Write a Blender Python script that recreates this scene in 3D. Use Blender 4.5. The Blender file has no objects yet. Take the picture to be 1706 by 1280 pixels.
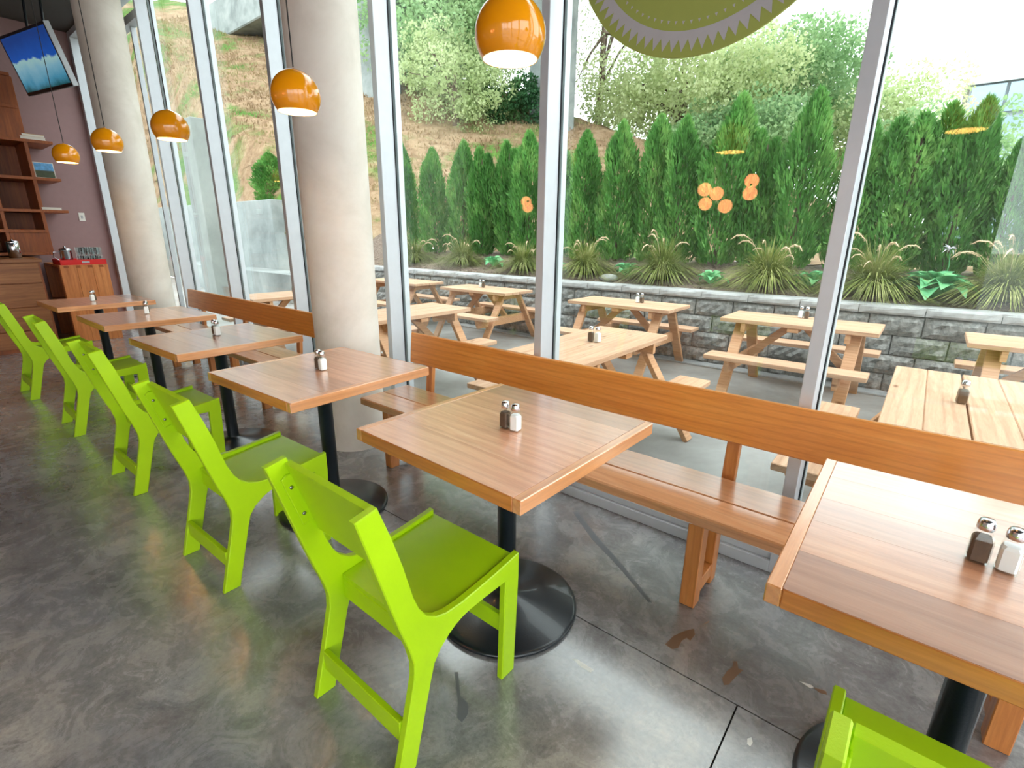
import bpy, math, random
import numpy as np
from mathutils import Matrix, Vector, Euler
rnd = random.Random(7)
nrg = np.random.default_rng(11)
sc = bpy.context.scene
col = sc.collection

# ------------------------------------------------------------------ camera
YAW, PITCH, ROLL, FPX = -0.6853, 0.2902, 0.0106, 830.0
CAM = Vector((2.2392, -0.8977, 1.4286))
_f = Vector((math.sin(YAW)*math.cos(PITCH), math.cos(YAW)*math.cos(PITCH), -math.sin(PITCH)))
_r = Vector((math.cos(YAW), -math.sin(YAW), 0)); _u = _r.cross(_f)
_R = _r*math.cos(ROLL)+_u*math.sin(ROLL); _U = _u*math.cos(ROLL)-_r*math.sin(ROLL)
cd = bpy.data.cameras.new('camera'); cam = bpy.data.objects.new('camera', cd); col.objects.link(cam)
cd.sensor_width = 36; cd.lens = FPX/1706*36; cd.clip_start = 0.02; cd.clip_end = 500
cam.matrix_world = Matrix(((_R.x, _U.x, -_f.x, CAM.x), (_R.y, _U.y, -_f.y, CAM.y), (_R.z, _U.z, -_f.z, CAM.z), (0, 0, 0, 1)))
sc.camera = cam
# ------------------------------------------------------------------ world: bright overcast sky
w = bpy.data.worlds.new('overcast_sky'); sc.world = w; w.use_nodes = True
bg = w.node_tree.nodes['Background']
bg.inputs[0].default_value = (0.93, 0.975, 1.0, 1); bg.inputs[1].default_value = 1.6
sc.view_settings.view_transform = 'Standard'; sc.view_settings.look = 'None'
sc.view_settings.gamma = 1; sc.view_settings.use_curve_mapping = False
sc.view_settings.exposure = 1.65

# ------------------------------------------------------------------ helpers
class MB:
    def __init__(s): s.v = []; s.f = []; s.m = []; s.sm = []
    def add(s, vs, fs, mi=0, smooth=False):
        n = len(s.v); s.v += [tuple(p) for p in vs]; s.f += [tuple(i+n for i in f) for f in fs]
        s.m += [mi]*len(fs); s.sm += [smooth]*len(fs); return s
    def box(s, x0, x1, y0, y1, z0, z1, bev=0.0, mi=0, M=None):
        if bev <= 0:
            vs = [(x, y, z) for z in (z0, z1) for y in (y0, y1) for x in (x0, x1)]
            fs = [(0, 2, 3, 1), (4, 5, 7, 6), (0, 1, 5, 4), (2, 6, 7, 3), (0, 4, 6, 2), (1, 3, 7, 5)]
        else:
            b = bev; X = (x0, x0+b, x1-b, x1); Y = (y0, y0+b, y1-b, y1); Z = (z0, z0+b, z1-b, z1)
            vs = []; ix = {}
            def P(i, j, k):
                if (i, j, k) not in ix: ix[(i, j, k)] = len(vs); vs.append((X[i], Y[j], Z[k]))
                return ix[(i, j, k)]
            fs = []
            for a, (lo, hi) in enumerate(((0, 3),)*3):
                for e in (0, 3):
                    q = []
                    for p, r in ((1, 1), (2, 1), (2, 2), (1, 2)):
                        t = [p, r]; t.insert(a, e); q.append(P(*t))
                    flip = (e == 0) ^ (a == 1)
                    fs.append(tuple(reversed(q)) if flip else tuple(q))
            # edge bevels
            for a in range(3):
                o = [i for i in range(3) if i != a]
                for e1 in (0, 3):
                    for e2 in (0, 3):
                        i1 = 1 if e1 == 0 else 2; i2 = 1 if e2 == 0 else 2
                        def Q(t, A, B):
                            z = [0, 0, 0]; z[a] = t; z[o[0]] = A; z[o[1]] = B; return P(*z)
                        fs.append((Q(1, e1, i2), Q(2, e1, i2), Q(2, i1, e2), Q(1, i1, e2)))
            for i in (0, 3):
                for j in (0, 3):
                    for k in (0, 3):
                        ii = 1 if i == 0 else 2; jj = 1 if j == 0 else 2; kk = 1 if k == 0 else 2
                        fs.append((P(i, jj, kk), P(ii, j, kk), P(ii, jj, k)))
        if M is not None: vs = [M @ Vector(v) for v in vs]
        return s.add(vs, fs, mi)
    def beam(s, p0, p1, wd, th, up=(0, 0, 1), bev=0.003, mi=0):
        p0 = Vector(p0); p1 = Vector(p1); d = p1-p0; L = d.length; x = d/L
        y = Vector(up).cross(x).normalized(); z = x.cross(y)
        M = Matrix(((x.x, y.x, z.x, p0.x), (x.y, y.y, z.y, p0.y), (x.z, y.z, z.z, p0.z), (0, 0, 0, 1)))
        return s.box(0, L, -wd/2, wd/2, -th/2, th/2, bev, mi, M)
    def prism(s, pts, x0, x1, bev=0.003, mi=0):
        """closed (y,z) outline extruded along x with a small chamfer on both faces"""
        n = len(pts); P = [Vector(p) for p in pts]
        area = sum(P[i].x*P[(i+1) % n].y-P[(i+1) % n].x*P[i].y for i in range(n))
        if area < 0: P.reverse()
        ins = []
        for i in range(n):
            a = (P[i]-P[i-1]).normalized(); b = (P[(i+1) % n]-P[i]).normalized()
            na = Vector((-a.y, a.x)); nb = Vector((-b.y, b.x)); m = na+nb
            m = m/max(m.length_squared, .25)*2 if m.length > 1e-6 else na
            ins.append(P[i]+m*bev*min(1, 1))
        rings = [(x0, ins), (x0+bev, P), (x1-bev, P), (x1, ins)]
        vs = []; fs = []
        for x, ring in rings: vs += [(x, p.x, p.y) for p in ring]
        for k in range(3):
            for i in range(n):
                j = (i+1) % n; fs.append((k*n+i, (k+1)*n+i, (k+1)*n+j, k*n+j)[::-1])
        fs.append(tuple(range(n))[::-1]); fs.append(tuple(range(3*n, 4*n)))
        return s.add(vs, fs, mi)
    def lathe(s, prof, n=32, c=(0, 0, 0), mi=0, smooth=True, cap=True):
        vs = []; fs = []
        for r, z in prof:
            for i in range(n):
                a = 2*math.pi*i/n; vs.append((c[0]+r*math.cos(a), c[1]+r*math.sin(a), c[2]+z))
        for k in range(len(prof)-1):
            for i in range(n):
                j = (i+1) % n; fs.append((k*n+i, k*n+j, (k+1)*n+j, (k+1)*n+i))
        s.add(vs, fs, mi, smooth)
        if cap:
            m = len(prof); fl = []
            if prof[0][0] > 1e-5: s.add(vs[:n], [tuple(range(n))[::-1]], mi)
            if prof[-1][0] > 1e-5: s.add(vs[(m-1)*n:], [tuple(range(n))], mi)
        return s
    def tube(s, pts, rad, n=8, mi=0):
        pts = [Vector(p) for p in pts]; vs = []; fs = []
        for i, p in enumerate(pts):
            d = (pts[min(i+1, len(pts)-1)]-pts[max(i-1, 0)]).normalized()
            a = d.cross(Vector((0.31, 0.17, 0.93)) if abs(d.z) < .95 else Vector((1, 0, 0))).normalized(); b = d.cross(a)
            r = rad[i] if isinstance(rad, (list, tuple)) else rad
            for k in range(n):
                t = 2*math.pi*k/n; vs.append(p+a*r*math.cos(t)+b*r*math.sin(t))
        for i in range(len(pts)-1):
            for k in range(n):
                j = (k+1) % n; fs.append((i*n+k, i*n+j, (i+1)*n+j, (i+1)*n+k))
        s.add(vs, fs, mi, True)
        s.add(vs[:n], [tuple(range(n))[::-1]], mi); s.add(vs[-n:], [tuple(range(n))], mi); return s
    def mesh(s, name, mats):
        me = bpy.data.meshes.new(name); me.from_pydata(s.v, [], s.f)
        for m in (mats if isinstance(mats, (list, tuple)) else [mats]): me.materials.append(m)
        if any(s.m): me.polygons.foreach_set('material_index', s.m)
        me.polygons.foreach_set('use_smooth', s.sm); me.update(); return me
    def build(s, name, mats, parent=None, loc=None):
        return ob(name, s.mesh(name, mats), parent, loc)

def ob(name, data, parent=None, loc=None, rot=None, scale=None):
    o = bpy.data.objects.new(name, data); col.objects.link(o)
    if parent is not None: o.parent = parent
    if loc is not None: o.location = loc
    if rot is not None: o.rotation_euler = rot
    if scale is not None: o.scale = scale
    return o
def tag(o, label, cat, group=None, kind=None):
    o['label'] = label; o['category'] = cat
    if group: o['group'] = group
    if kind: o['kind'] = kind
    return o
def empty(name, loc, label, cat, rz=0, group=None, kind=None):
    o = ob(name, None, None, loc, (0, 0, rz)); o.empty_display_size = .05
    return tag(o, label, cat, group, kind)
def copy_tree(o, parent=None):
    c = o.copy(); col.objects.link(c); c.parent = parent
    for ch in list(o.children): copy_tree(ch, c)
    return c
def np_mesh(name, V, F, mats, smooth=False):
    V = np.asarray(V, dtype=np.float32); F = np.asarray(F, dtype=np.int32); k = F.shape[1]
    me = bpy.data.meshes.new(name); me.vertices.add(len(V)); me.vertices.foreach_set('co', V.ravel())
    me.loops.add(F.size); me.loops.foreach_set('vertex_index', F.ravel())
    me.polygons.add(len(F)); me.polygons.foreach_set('loop_start', np.arange(0, F.size, k, dtype=np.int32))
    me.polygons.foreach_set('loop_total', np.full(len(F), k, dtype=np.int32))
    if smooth: me.polygons.foreach_set('use_smooth', np.ones(len(F), dtype=bool))
    for m in (mats if isinstance(mats, (list, tuple)) else [mats]): me.materials.append(m)
    me.update(calc_edges=True); me.validate(); return me

# ------------------------------------------------------------------ materials
def s2l(c):
    return tuple((x/255/12.92 if x/255 <= .04045 else ((x/255+.055)/1.055)**2.4) for x in c)+(1,)
def newmat(name):
    m = bpy.data.materials.new(name); m.use_nodes = True; nt = m.node_tree
    b = nt.nodes['Principled BSDF']; return m, nt, b
def N(nt, t, **k):
    n = nt.nodes.new(t)
    for a, v in k.items():
        if a.startswith('i_'):
            key = a[2:]; key = int(key) if key.isdigit() else key.replace('_', ' ')
            n.inputs[key].default_value = v
        else: setattr(n, a, v)
    return n
def ramp(nt, src, stops):
    r = nt.nodes.new('ShaderNodeValToRGB'); e = r.color_ramp.elements
    while len(e) < len(stops): e.new(.5)
    for x, (p, c) in zip(e, stops): x.position = p; x.color = c
    nt.links.new(src, r.inputs[0]); return r.outputs[0]
def mixc(nt, f, a, b, mode='MIX'):
    m = nt.nodes.new('ShaderNodeMix'); m.data_type = 'RGBA'; m.blend_type = mode
    for s, v in ((0, f), (6, a), (7, b)):
        if hasattr(v, 'links'): nt.links.new(v, m.inputs[s])
        else: m.inputs[s].default_value = v
    return m.outputs[2]
def coords(nt, scale=(1, 1, 1), kind='Object', randomize=False):
    tc = N(nt, 'ShaderNodeTexCoord'); mp = N(nt, 'ShaderNodeMapping'); mp.inputs['Scale'].default_value = scale
    src = tc.outputs[kind]
    if randomize:
        oi = N(nt, 'ShaderNodeObjectInfo'); vm = N(nt, 'ShaderNodeVectorMath', operation='SCALE'); vm.inputs[0].default_value = (7.3, 4.1, 5.7)
        nt.links.new(oi.outputs['Random'], vm.inputs['Scale'])
        va = N(nt, 'ShaderNodeVectorMath', operation='ADD'); nt.links.new(src, va.inputs[0]); nt.links.new(vm.outputs[0], va.inputs[1]); src = va.outputs[0]
    nt.links.new(src, mp.inputs[0]); return mp.outputs[0]
def noise(nt, vec, scale=5, detail=6, rough=.6, dist=0.0):
    n = N(nt, 'ShaderNodeTexNoise'); n.inputs['Scale'].default_value = scale; n.inputs['Detail'].default_value = detail
    n.inputs['Roughness'].default_value = rough; n.inputs['Distortion'].default_value = dist
    nt.links.new(vec, n.inputs['Vector']); return n.outputs[0]
def bump(nt, b, h, strength=.2, dist=.01):
    n = N(nt, 'ShaderNodeBump'); n.inputs['Strength'].default_value = strength; n.inputs['Distance'].default_value = dist
    nt.links.new(h, n.inputs['Height']); nt.links.new(n.outputs[0], b.inputs['Normal'])
def plain(name, rgb, rough=.5, metal=0, coat=0, spec=.5, var=0.0, bumps=None):
    m, nt, b = newmat(name); b.inputs['Roughness'].default_value = rough; b.inputs['Metallic'].default_value = metal
    b.inputs['Coat Weight'].default_value = coat; b.inputs['Specular IOR Level'].default_value = spec
    v = coords(nt); n = noise(nt, v, 14, 4)
    c = s2l(rgb); k = var or .03
    cc = ramp(nt, n, [(.3, tuple(x*(1-k) for x in c[:3])+(1,)), (.7, tuple(min(1, x*(1+k)) for x in c[:3])+(1,))])
    nt.links.new(cc, b.inputs['Base Color'])
    if bumps: bump(nt, b, noise(nt, v, bumps[0], 3), bumps[1], .002)
    return m
def wood(name, dark, mid, light, axis='x', rough=.35, coat=.0, rand=.25, scale=1.0, knots=False, spec=.5):
    m, nt, b = newmat(name)
    sx = {'x': (1.1, 13, 13), 'y': (13, 1.1, 13), 'z': (13, 13, 1.1)}[axis]
    v = coords(nt, tuple(q*scale for q in sx), randomize=True)
    g = noise(nt, v, 1.6, 9, .62, 1.1)
    base = ramp(nt, g, [(.18, s2l(dark)), (.5, s2l(mid)), (.85, s2l(light))])
    fine = noise(nt, coords(nt, tuple(q*scale*7 for q in sx), randomize=True), 2.0, 4, .7)
    base = mixc(nt, .22, base, ramp(nt, fine, [(.35, (.55, .5, .47, 1)), (.6, (1, 1, 1, 1))]), 'MULTIPLY')
    # cathedral growth rings
    v2 = coords(nt, tuple(q*scale*.42 for q in sx), randomize=True)
    wv = N(nt, 'ShaderNodeTexWave', wave_type='RINGS', rings_direction={'x': 'X', 'y': 'Y', 'z': 'Z'}[axis]); wv.inputs['Scale'].default_value = 2.2; wv.inputs['Distortion'].default_value = 5; wv.inputs['Detail'].default_value = 2; wv.inputs['Detail Scale'].default_value = 1.2
    nt.links.new(v2, wv.inputs['Vector'])
    base = mixc(nt, .30, base, ramp(nt, wv.outputs[0], [(.0, (.62, .52, .46, 1)), (.35, (1, 1, 1, 1))]), 'MULTIPLY')
    oi = N(nt, 'ShaderNodeObjectInfo')
    tone = ramp(nt, oi.outputs['Random'], [(0, (1-rand, 1-rand*1.15, 1-rand*1.2, 1)), (.5, (1, 1, 1, 1)), (1, (1+rand*.35, 1+rand*.4, 1+rand*.5, 1))])
    base = mixc(nt, 1.0, base, tone, 'MULTIPLY')
    if knots:
        vo = N(nt, 'ShaderNodeTexVoronoi'); vo.inputs['Scale'].default_value = 3.0
        nt.links.new(coords(nt, {'x': (.8, 2.2, 2.2), 'y': (2.2, .8, 2.2), 'z': (2.2, 2.2, .8)}[axis], randomize=True), vo.inputs['Vector'])
        base = mixc(nt, 1.0, base, ramp(nt, vo.outputs[0], [(.03, (.35, .24, .16, 1)), (.1, (1, 1, 1, 1))]), 'MULTIPLY')
    nt.links.new(base, b.inputs['Base Color']); b.inputs['Roughness'].default_value = rough
    b.inputs['Coat Weight'].default_value = coat; b.inputs['Coat Roughness'].default_value = .2; b.inputs['Coat IOR'].default_value = 1.9; b.inputs['Specular IOR Level'].default_value = spec
    bump(nt, b, g, .08, .002); return m
def concrete(name, c1, c2, c3, scale=3, rough=.75, pits=True, spec=.4):
    m, nt, b = newmat(name); v = coords(nt)
    n1 = noise(nt, v, scale, 10, .65, .4)
    base = ramp(nt, n1, [(.3, s2l(c1)), (.52, s2l(c2)), (.72, s2l(c3))])
    if pits:
        vo = N(nt, 'ShaderNodeTexVoronoi'); vo.inputs['Scale'].default_value = 16; nt.links.new(v, vo.inputs['Vector'])
        n2 = noise(nt, v, 2.4, 3)
        mk = N(nt, 'ShaderNodeMath', operation='ADD'); nt.links.new(vo.outputs[0], mk.inputs[0]); nt.links.new(n2, mk.inputs[1])
        base = mixc(nt, .8, base, ramp(nt, mk.outputs[0], [(.38, (.25, .24, .23, 1)), (.43, (1, 1, 1, 1))]), 'MULTIPLY')
    nt.links.new(base, b.inputs['Base Color']); b.inputs['Roughness'].default_value = rough; b.inputs['Specular IOR Level'].default_value = spec
    bump(nt, b, noise(nt, v, scale*(12 if scale < 15 else 2), 5),   .12 if scale < 15 else .4, .004 if scale < 15 else .02); return m
def leafmat(name, dark, mid, light, trans=.35, scale=1.2, rough=.55):
    m, nt, b = newmat(name)
    n1 = noise(nt, coords(nt, randomize=True), scale, 5, .7)
    base = ramp(nt, n1, [(.3, s2l(dark)), (.5, s2l(mid)), (.72, s2l(light))])
    oi = N(nt, 'ShaderNodeObjectInfo')
    base = mixc(nt, 1, base, ramp(nt, oi.outputs['Random'], [(0, (.82, .86, .8, 1)), (1, (1.1, 1.08, 1.05, 1))]), 'MULTIPLY')
    nt.links.new(base, b.inputs['Base Color']); b.inputs['Roughness'].default_value = rough; b.inputs['Specular IOR Level'].default_value = .25
    t = N(nt, 'ShaderNodeBsdfTranslucent'); nt.links.new(base, t.inputs[0])
    mx = N(nt, 'ShaderNodeMixShader'); mx.inputs[0].default_value = trans
    nt.links.new(b.outputs[0], mx.inputs[1]); nt.links.new(t.outputs[0], mx.inputs[2])
    nt.links.new(mx.outputs[0], nt.nodes['Material Output'].inputs[0]); return m
def thin_glass(name, tint=(.95, .985, .97, 1), rough=0.0, boost=1.0):
    m, nt, b = newmat(name); nt.nodes.remove(b)
    t = N(nt, 'ShaderNodeBsdfTransparent'); t.inputs[0].default_value = tint
    g = N(nt, 'ShaderNodeBsdfGlossy'); g.inputs['Roughness'].default_value = rough; g.inputs[0].default_value = (.92, 1, .97, 1)
    lw = N(nt, 'ShaderNodeLayerWeight'); lw.inputs[0].default_value = .5
    pw = N(nt, 'ShaderNodeMath', operation='POWER'); nt.links.new(lw.outputs['Facing'], pw.inputs[0]); pw.inputs[1].default_value = 5
    mu = N(nt, 'ShaderNodeMath', operation='MULTIPLY_ADD', use_clamp=True); mu.inputs[1].default_value = .75; mu.inputs[2].default_value = .035*boost; nt.links.new(pw.outputs[0], mu.inputs[0])
    mx = N(nt, 'ShaderNodeMixShader'); nt.links.new(mu.outputs[0], mx.inputs[0]); nt.links.new(t.outputs[0], mx.inputs[1]); nt.links.new(g.outputs[0], mx.inputs[2])
    nt.links.new(mx.outputs[0], nt.nodes['Material Output'].inputs[0]); return m
def emis(name, rgb, st):
    m, nt, b = newmat(name); b.inputs['Base Color'].default_value = s2l(rgb); b.inputs['Emission Color'].default_value = s2l(rgb); b.inputs['Emission Strength'].default_value = st; return m

TOPW = wood('cherry_top', (182, 118, 84), (212, 152, 114), (228, 178, 142), 'x', .34, 1.0, .42)
TOPE = wood('cherry_edge', (178, 104, 40), (214, 136, 62), (230, 160, 88), 'x', .38, .3, .12)
TOPEY = wood('cherry_edge_side', (196, 126, 70), (220, 150, 92), (232, 174, 122), 'y', .36, 1.0, .10)
BENCHW = wood('bench_cherry', (196, 116, 42), (216, 138, 56), (230, 158, 76), 'x', .4, .3, .06)
BENCHS = wood('bench_seat_wood', (168, 108, 70), (202, 142, 98), (218, 168, 128), 'x', .30, .9, .12)
BENCHZ = wood('bench_leg_wood', (160, 92, 40), (196, 122, 60), (214, 148, 84), 'z', .4, .2, .1)
CEDAR = wood('cedar_board', (174, 132, 102), (198, 158, 128), (212, 178, 150), 'x', .6, 0, .08, knots=True)
CEDARZ = wood('cedar_leg', (172, 122, 86), (194, 146, 108), (208, 168, 132), 'x', .6, 0, .08, knots=True)
SHELFW = wood('shelf_wood', (110, 52, 14), (150, 76, 24), (176, 100, 40), 'z', .45, 0, .12)  # extra orange in the wood colour stands in for warm lamp glow
COUNTW = wood('counter_wood', (110, 62, 28), (146, 90, 46), (172, 114, 64), 'y', .45, 0, .1)
DRESSW = wood('dresser_wood', (170, 92, 40), (206, 126, 66), (226, 152, 88), 'z', .42, 0, .08)
def lime():
    m, nt, b = newmat('lime_paint'); v = coords(nt)
    n1 = noise(nt, v, 260, 3, .6); n2 = noise(nt, v, 3, 3)
    c = ramp(nt, n2, [(.3, s2l((158, 198, 2))), (.7, s2l((170, 210, 6)))])
    nt.links.new(c, b.inputs['Base Color']); b.inputs['Roughness'].default_value = .38; b.inputs['Specular IOR Level'].default_value = .45
    bump(nt, b, n1, .22, .0012); return m
LIME = lime()
BLACK = plain('black_metal', (22, 30, 36), .3, 0, .2, .5, bumps=(180, .15))
CHROME = plain('chrome', (205, 205, 210), .18, 1)
STEEL = plain('steel', (150, 150, 150), .3, 1)
ALU = plain('anodised_aluminium', (196, 200, 206), .45, .25, 0, .5)
GASK = plain('rubber_gasket', (24, 28, 32), .6)
GLASS = thin_glass('window_glass')
JAR = thin_glass('jar_glass', (.96, .975, .975, 1), 0, 1.3)
SALT = plain('salt', (244, 244, 242), .9)
PEPPER = plain('pepper', (96, 72, 54), .9, var=.5)
COLC = concrete('column_concrete', (202, 193, 181), (222, 214, 204), (232, 227, 219), 1.6, .6)
EXTC = concrete('exterior_concrete', (108, 114, 114), (138, 144, 143), (160, 164, 162), 1.2, .85)
PATIO = concrete('patio_concrete', (112, 110, 106), (148, 147, 145), (172, 173, 172), .9, .5, pits=False)
BLOCKM = concrete('split_face_block', (88, 89, 88), (132, 131, 128), (170, 168, 164), 22, .9, pits=False)
CAPM = concrete('cap_block', (140, 140, 140), (164, 164, 164), (184, 184, 184), 6, .85, pits=False)
ORANGE = plain('orange_enamel', (232, 146, 6), .12, 0, .6, .5)
LAMPIN = plain('lamp_white_inside', (250, 240, 220), .5)
BULB = emis('bulb_glow', (255, 206, 130), 22)
CORD = plain('cord_black', (26, 22, 20), .6)
MAUVE = plain('mauve_wall', (150, 120, 120), .8, bumps=(30, .05))
WHITEW = plain('white_wall', (222, 218, 212), .8)
DARKC = plain('dark_ceiling', (70, 68, 66), .85)
SIGNG = plain('sign_green', (156, 166, 84), .6)
SIGNW = plain('sign_pale', (178, 176, 180), .6)
RED = plain('red_plastic', (214, 22, 22), .4)
DARKP = plain('dark_plastic', (22, 24, 28), .35)

# floor: polished, stained concrete
def floor_mat():
    m, nt, b = newmat('polished_concrete'); v = coords(nt, (1, 1, 1))
    n1 = noise(nt, v, .9, 9, .66, 1.0); n2 = noise(nt, v, 6.5, 12, .72, .9); n3 = noise(nt, v, 60, 6, .75); n4 = noise(nt, coords(nt, (.5, 1.4, 1)), 2.2, 6, .7, 1.4)
    base = ramp(nt, n1, [(.3, s2l((112, 111, 114))), (.5, s2l((146, 145, 146))), (.7, s2l((172, 166, 158)))])
    base = mixc(nt, .75, base, ramp(nt, n2, [(.32, (.40, .40, .42, 1)), (.5, (.85, .85, .86, 1)), (.68, (1.3, 1.28, 1.24, 1))]), 'MULTIPLY')
    base = mixc(nt, .5, base, ramp(nt, n3, [(.35, (.5, .5, .5, 1)), (.6, (1.15, 1.15, 1.15, 1))]), 'MULTIPLY')
    base = mixc(nt, .5, base, ramp(nt, n4, [(.36, (.5, .49, .48, 1)), (.5, (1, 1, 1, 1))]), 'MULTIPLY')
    rust = noise(nt, coords(nt, (1.3, .9, 1)), 1.5, 6, .6)
    base = mixc(nt, ramp(nt, rust, [(.56, (0, 0, 0, 1)), (.74, (.35, .35, .35, 1))]), base, s2l((112, 76, 58)))
    nt.links.new(base, b.inputs['Base Color'])
    rg = ramp(nt, n2, [(.3, (.17, .17, .17, 1)), (.7, (.36, .36, .36, 1))]); nt.links.new(rg, b.inputs['Roughness'])
    b.inputs['Coat Weight'].default_value = 1.0; b.inputs['Coat Roughness'].default_value = .22; b.inputs['Coat IOR'].default_value = 1.8
    bump(nt, b, n3, .05, .002); return m
FLOORM = floor_mat()
GROOVE = plain('joint_dirt', (34, 31, 28), .9)

# ================================================================== STRUCTURE
GY, MW, MD, MSP, MX0 = 1.296, 0.0487, 0.115, 1.3289, 1.9299
GLY = GY+MD            # glass plane
XL, XR, YB, ZC = -7.42, 5.0, -6.2, 4.0
fl = MB()
JX, JY, G = 2.025, .517, .0025
def slab(x0, x1, y0, y1, mi=0): fl.box(x0, x1, y0, y1, -.012, 0, 0, mi)
slab(XL, JX-G, YB, JY-G); slab(JX+G, XR, YB, JY-G); slab(XL, XR, JY+G, GY+.15)
fl.box(XL, XR, YB, GY+.15, -.2, -.012, 0, 1)
fo = fl.build('floor', [FLOORM, GROOVE]); tag(fo, 'polished grey concrete floor with stains and saw cut joints', 'floor', kind='structure')
tag(MB().box(XL, XR, YB, GY+.15, ZC, ZC+.2).build('ceiling', DARKC), 'dark ceiling high above the tables', 'ceiling', kind='structure')
tag(MB().box(XL-.2, XL, YB, GY+.15, -.2, ZC+.2).build('wall_left', MAUVE), 'mauve end wall behind the wooden shelves', 'wall', kind='structure')
# wall behind the camera with a wide glazed opening, and glazed right end
wb = MB(); wb.box(XL, 2.85, YB-.2, YB, -.2, ZC+.2); wb.box(2.85, XR, YB-.2, YB, -.2, .1); wb.box(2.85, XR, YB-.2, YB, 3.6, ZC+.2); wb.box(3.9, 3.98, YB-.2, YB, .1, 3.6)
tag(wb.build('wall_back', WHITEW), 'white wall behind the camera with a tall window at its right end', 'wall', kind='structure')
wr = MB(); wr.box(XR, XR+.2, YB, GY+.15, 3.6, ZC+.2); wr.box(XR, XR+.2, YB, GY+.15, -.2, .1)
for yy in (-6.2, -3.8, -1.4, 1.0): wr.box(XR, XR+.2, yy, yy+.25, .1, 3.6)
tag(wr.build('wall_right', WHITEW), 'right end wall made of tall glazed openings', 'wall', kind='structure')

# glazed facade: one window per bay; each carries its own mullion, sill rail, head rail, gasket
mull_x = [MX0-i*MSP for i in range(8)]            # left faces, from right to left
mull_x = [MX0+2*MSP, MX0+MSP]+mull_x
names = ['glass bay at the far right behind the nearest cafe table', 'glass bay behind the rightmost picnic tables', 'glass bay holding the round green sign',
         'glass bay just right of the near concrete column', 'glass bay hidden partly by the near concrete column', 'glass bay left of the near column with concrete steps outside',
         'narrow looking glass bay with the dry hillside beyond', 'glass bay beside the far concrete column', 'glass bay behind the far concrete column']
for i in range(len(mull_x)-1):
    xr, xl = mull_x[i], mull_x[i+1]+MW             # clear opening xl..xr
    g = MB(); g.box(xl-.01, xr+.01, GLY, GLY+.012, .07, 3.93)
    wo = g.build('window_%d' % (i+1), GLASS); tag(wo, names[i], 'window', kind='structure')
    mm = MB(); x0 = mull_x[i+1]; mm.box(x0, x0+MW, GY, GLY-.004, 0, ZC, .002); mm.box(x0-.008, x0+MW+.008, GLY+.016, GLY+.06, 0, ZC, .002)
    mm.build('mullion', ALU, wo)
    gk = MB()
    for a, b_ in ((xl-.002, xl+.006), (xr-.006, xr+.002)): gk.box(a, b_, GLY-.003, GLY+.0, .07, 3.93)
    gk.build('gasket', GASK, wo)
    sl = MB(); sl.box(xl, xr, GY, GLY+.06, 0, .055, .002); sl.box(xl, xr, GY+.02, GLY-.004, .055, .095, .002); sl.build('sill_rail', ALU, wo)
    MB().box(xl, xr, GY, GLY+.06, 3.93, ZC, .002).build('head_rail', ALU, wo)
    if i == 7:
        MB().box(xl, xr, GY+.02, GLY-.004, 3.6, 3.68, .002).build('transom', ALU, wo)
        MB().box(-5.13, -5.10, GY+.06, GLY-.004, .095, 3.6, .002).build('door_stile', ALU, wo)
mr = MB(); mr.box(mull_x[0], XR, GY, GLY+.06, 0, ZC); tag(mr.build('wall_corner', WHITEW), 'short white wall at the right end of the glass facade', 'wall', kind='structure')
ml = MB(); ml.box(XL, mull_x[-1]+.0, GY, GLY+.06, 0, ZC); tag(ml.build('trim_1', ALU), 'pale metal jamb where the glass meets the mauve wall', 'trim', kind='structure')

def column(x, y, r, label):
    p = [(r, 0), (r, ZC)]
    o = MB().lathe(p, 64).build('concrete_column', COLC, None, (x, y, 0)); tag(o, label, 'column', 'round concrete columns'); return o
column(-.735, .972, .208, 'thick round concrete column standing between the two long benches')
column(-4.80, .998, .208, 'round concrete column farther back beside the mauve wall')

# ================================================================== EXTERIOR GROUND
PZ = -.05
def hgt(x, y):
    bed = .78 + np.clip((y-5.35)/1.3, 0, 1)*.30
    t = np.maximum(0, (.97-x)-(14-np.minimum(y, 17))*1.0)
    hill = .37*np.where(t > 0, t-.8*(1-np.exp(-t/.8)), 0)
    z = bed+np.minimum(hill, 15)
    return np.where(x < -9, np.minimum(z, 2.12+np.maximum(0, y-6.4)*2.6), z)
def ground_mat():
    m, nt, b = newmat('hill_ground'); v = coords(nt)
    n1 = noise(nt, v, .35, 8, .65, .5); n2 = noise(nt, v, 2.2, 8, .7, .5); n3 = noise(nt, v, 11, 6, .7)
    dry = ramp(nt, n2, [(.3, s2l((112, 86, 66))), (.5, s2l((152, 126, 100))), (.7, s2l((174, 152, 126)))])
    grn = ramp(nt, n3, [(.3, s2l((54, 88, 34))), (.7, s2l((104, 138, 66)))])
    base = mixc(nt, ramp(nt, n1, [(.5, (0, 0, 0, 1)), (.6, (1, 1, 1, 1))]), dry, grn)
    base = mixc(nt, .5, base, ramp(nt, n3, [(.3, (.6, .58, .55, 1)), (.6, (1, 1, 1, 1))]), 'MULTIPLY')
    nt.links.new(base, b.inputs['Base Color']); b.inputs['Roughness'].default_value = .95; b.inputs['Specular IOR Level'].default_value = .1
    bump(nt, b, n2, .7, .15); return m
GRD = ground_mat()
def mulch_mat():
    m, nt, b = newmat('bark_mulch'); v = coords(nt)
    n1 = noise(nt, v, 34, 6, .7, .5)
    nt.links.new(ramp(nt, n1, [(.3, s2l((76, 62, 54))), (.5, s2l((122, 104, 92))), (.7, s2l((160, 144, 130)))]), b.inputs['Base Color'])
    b.inputs['Roughness'].default_value = .95; bump(nt, b, n1, .8, .03); return m
MULCH = mulch_mat()
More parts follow.
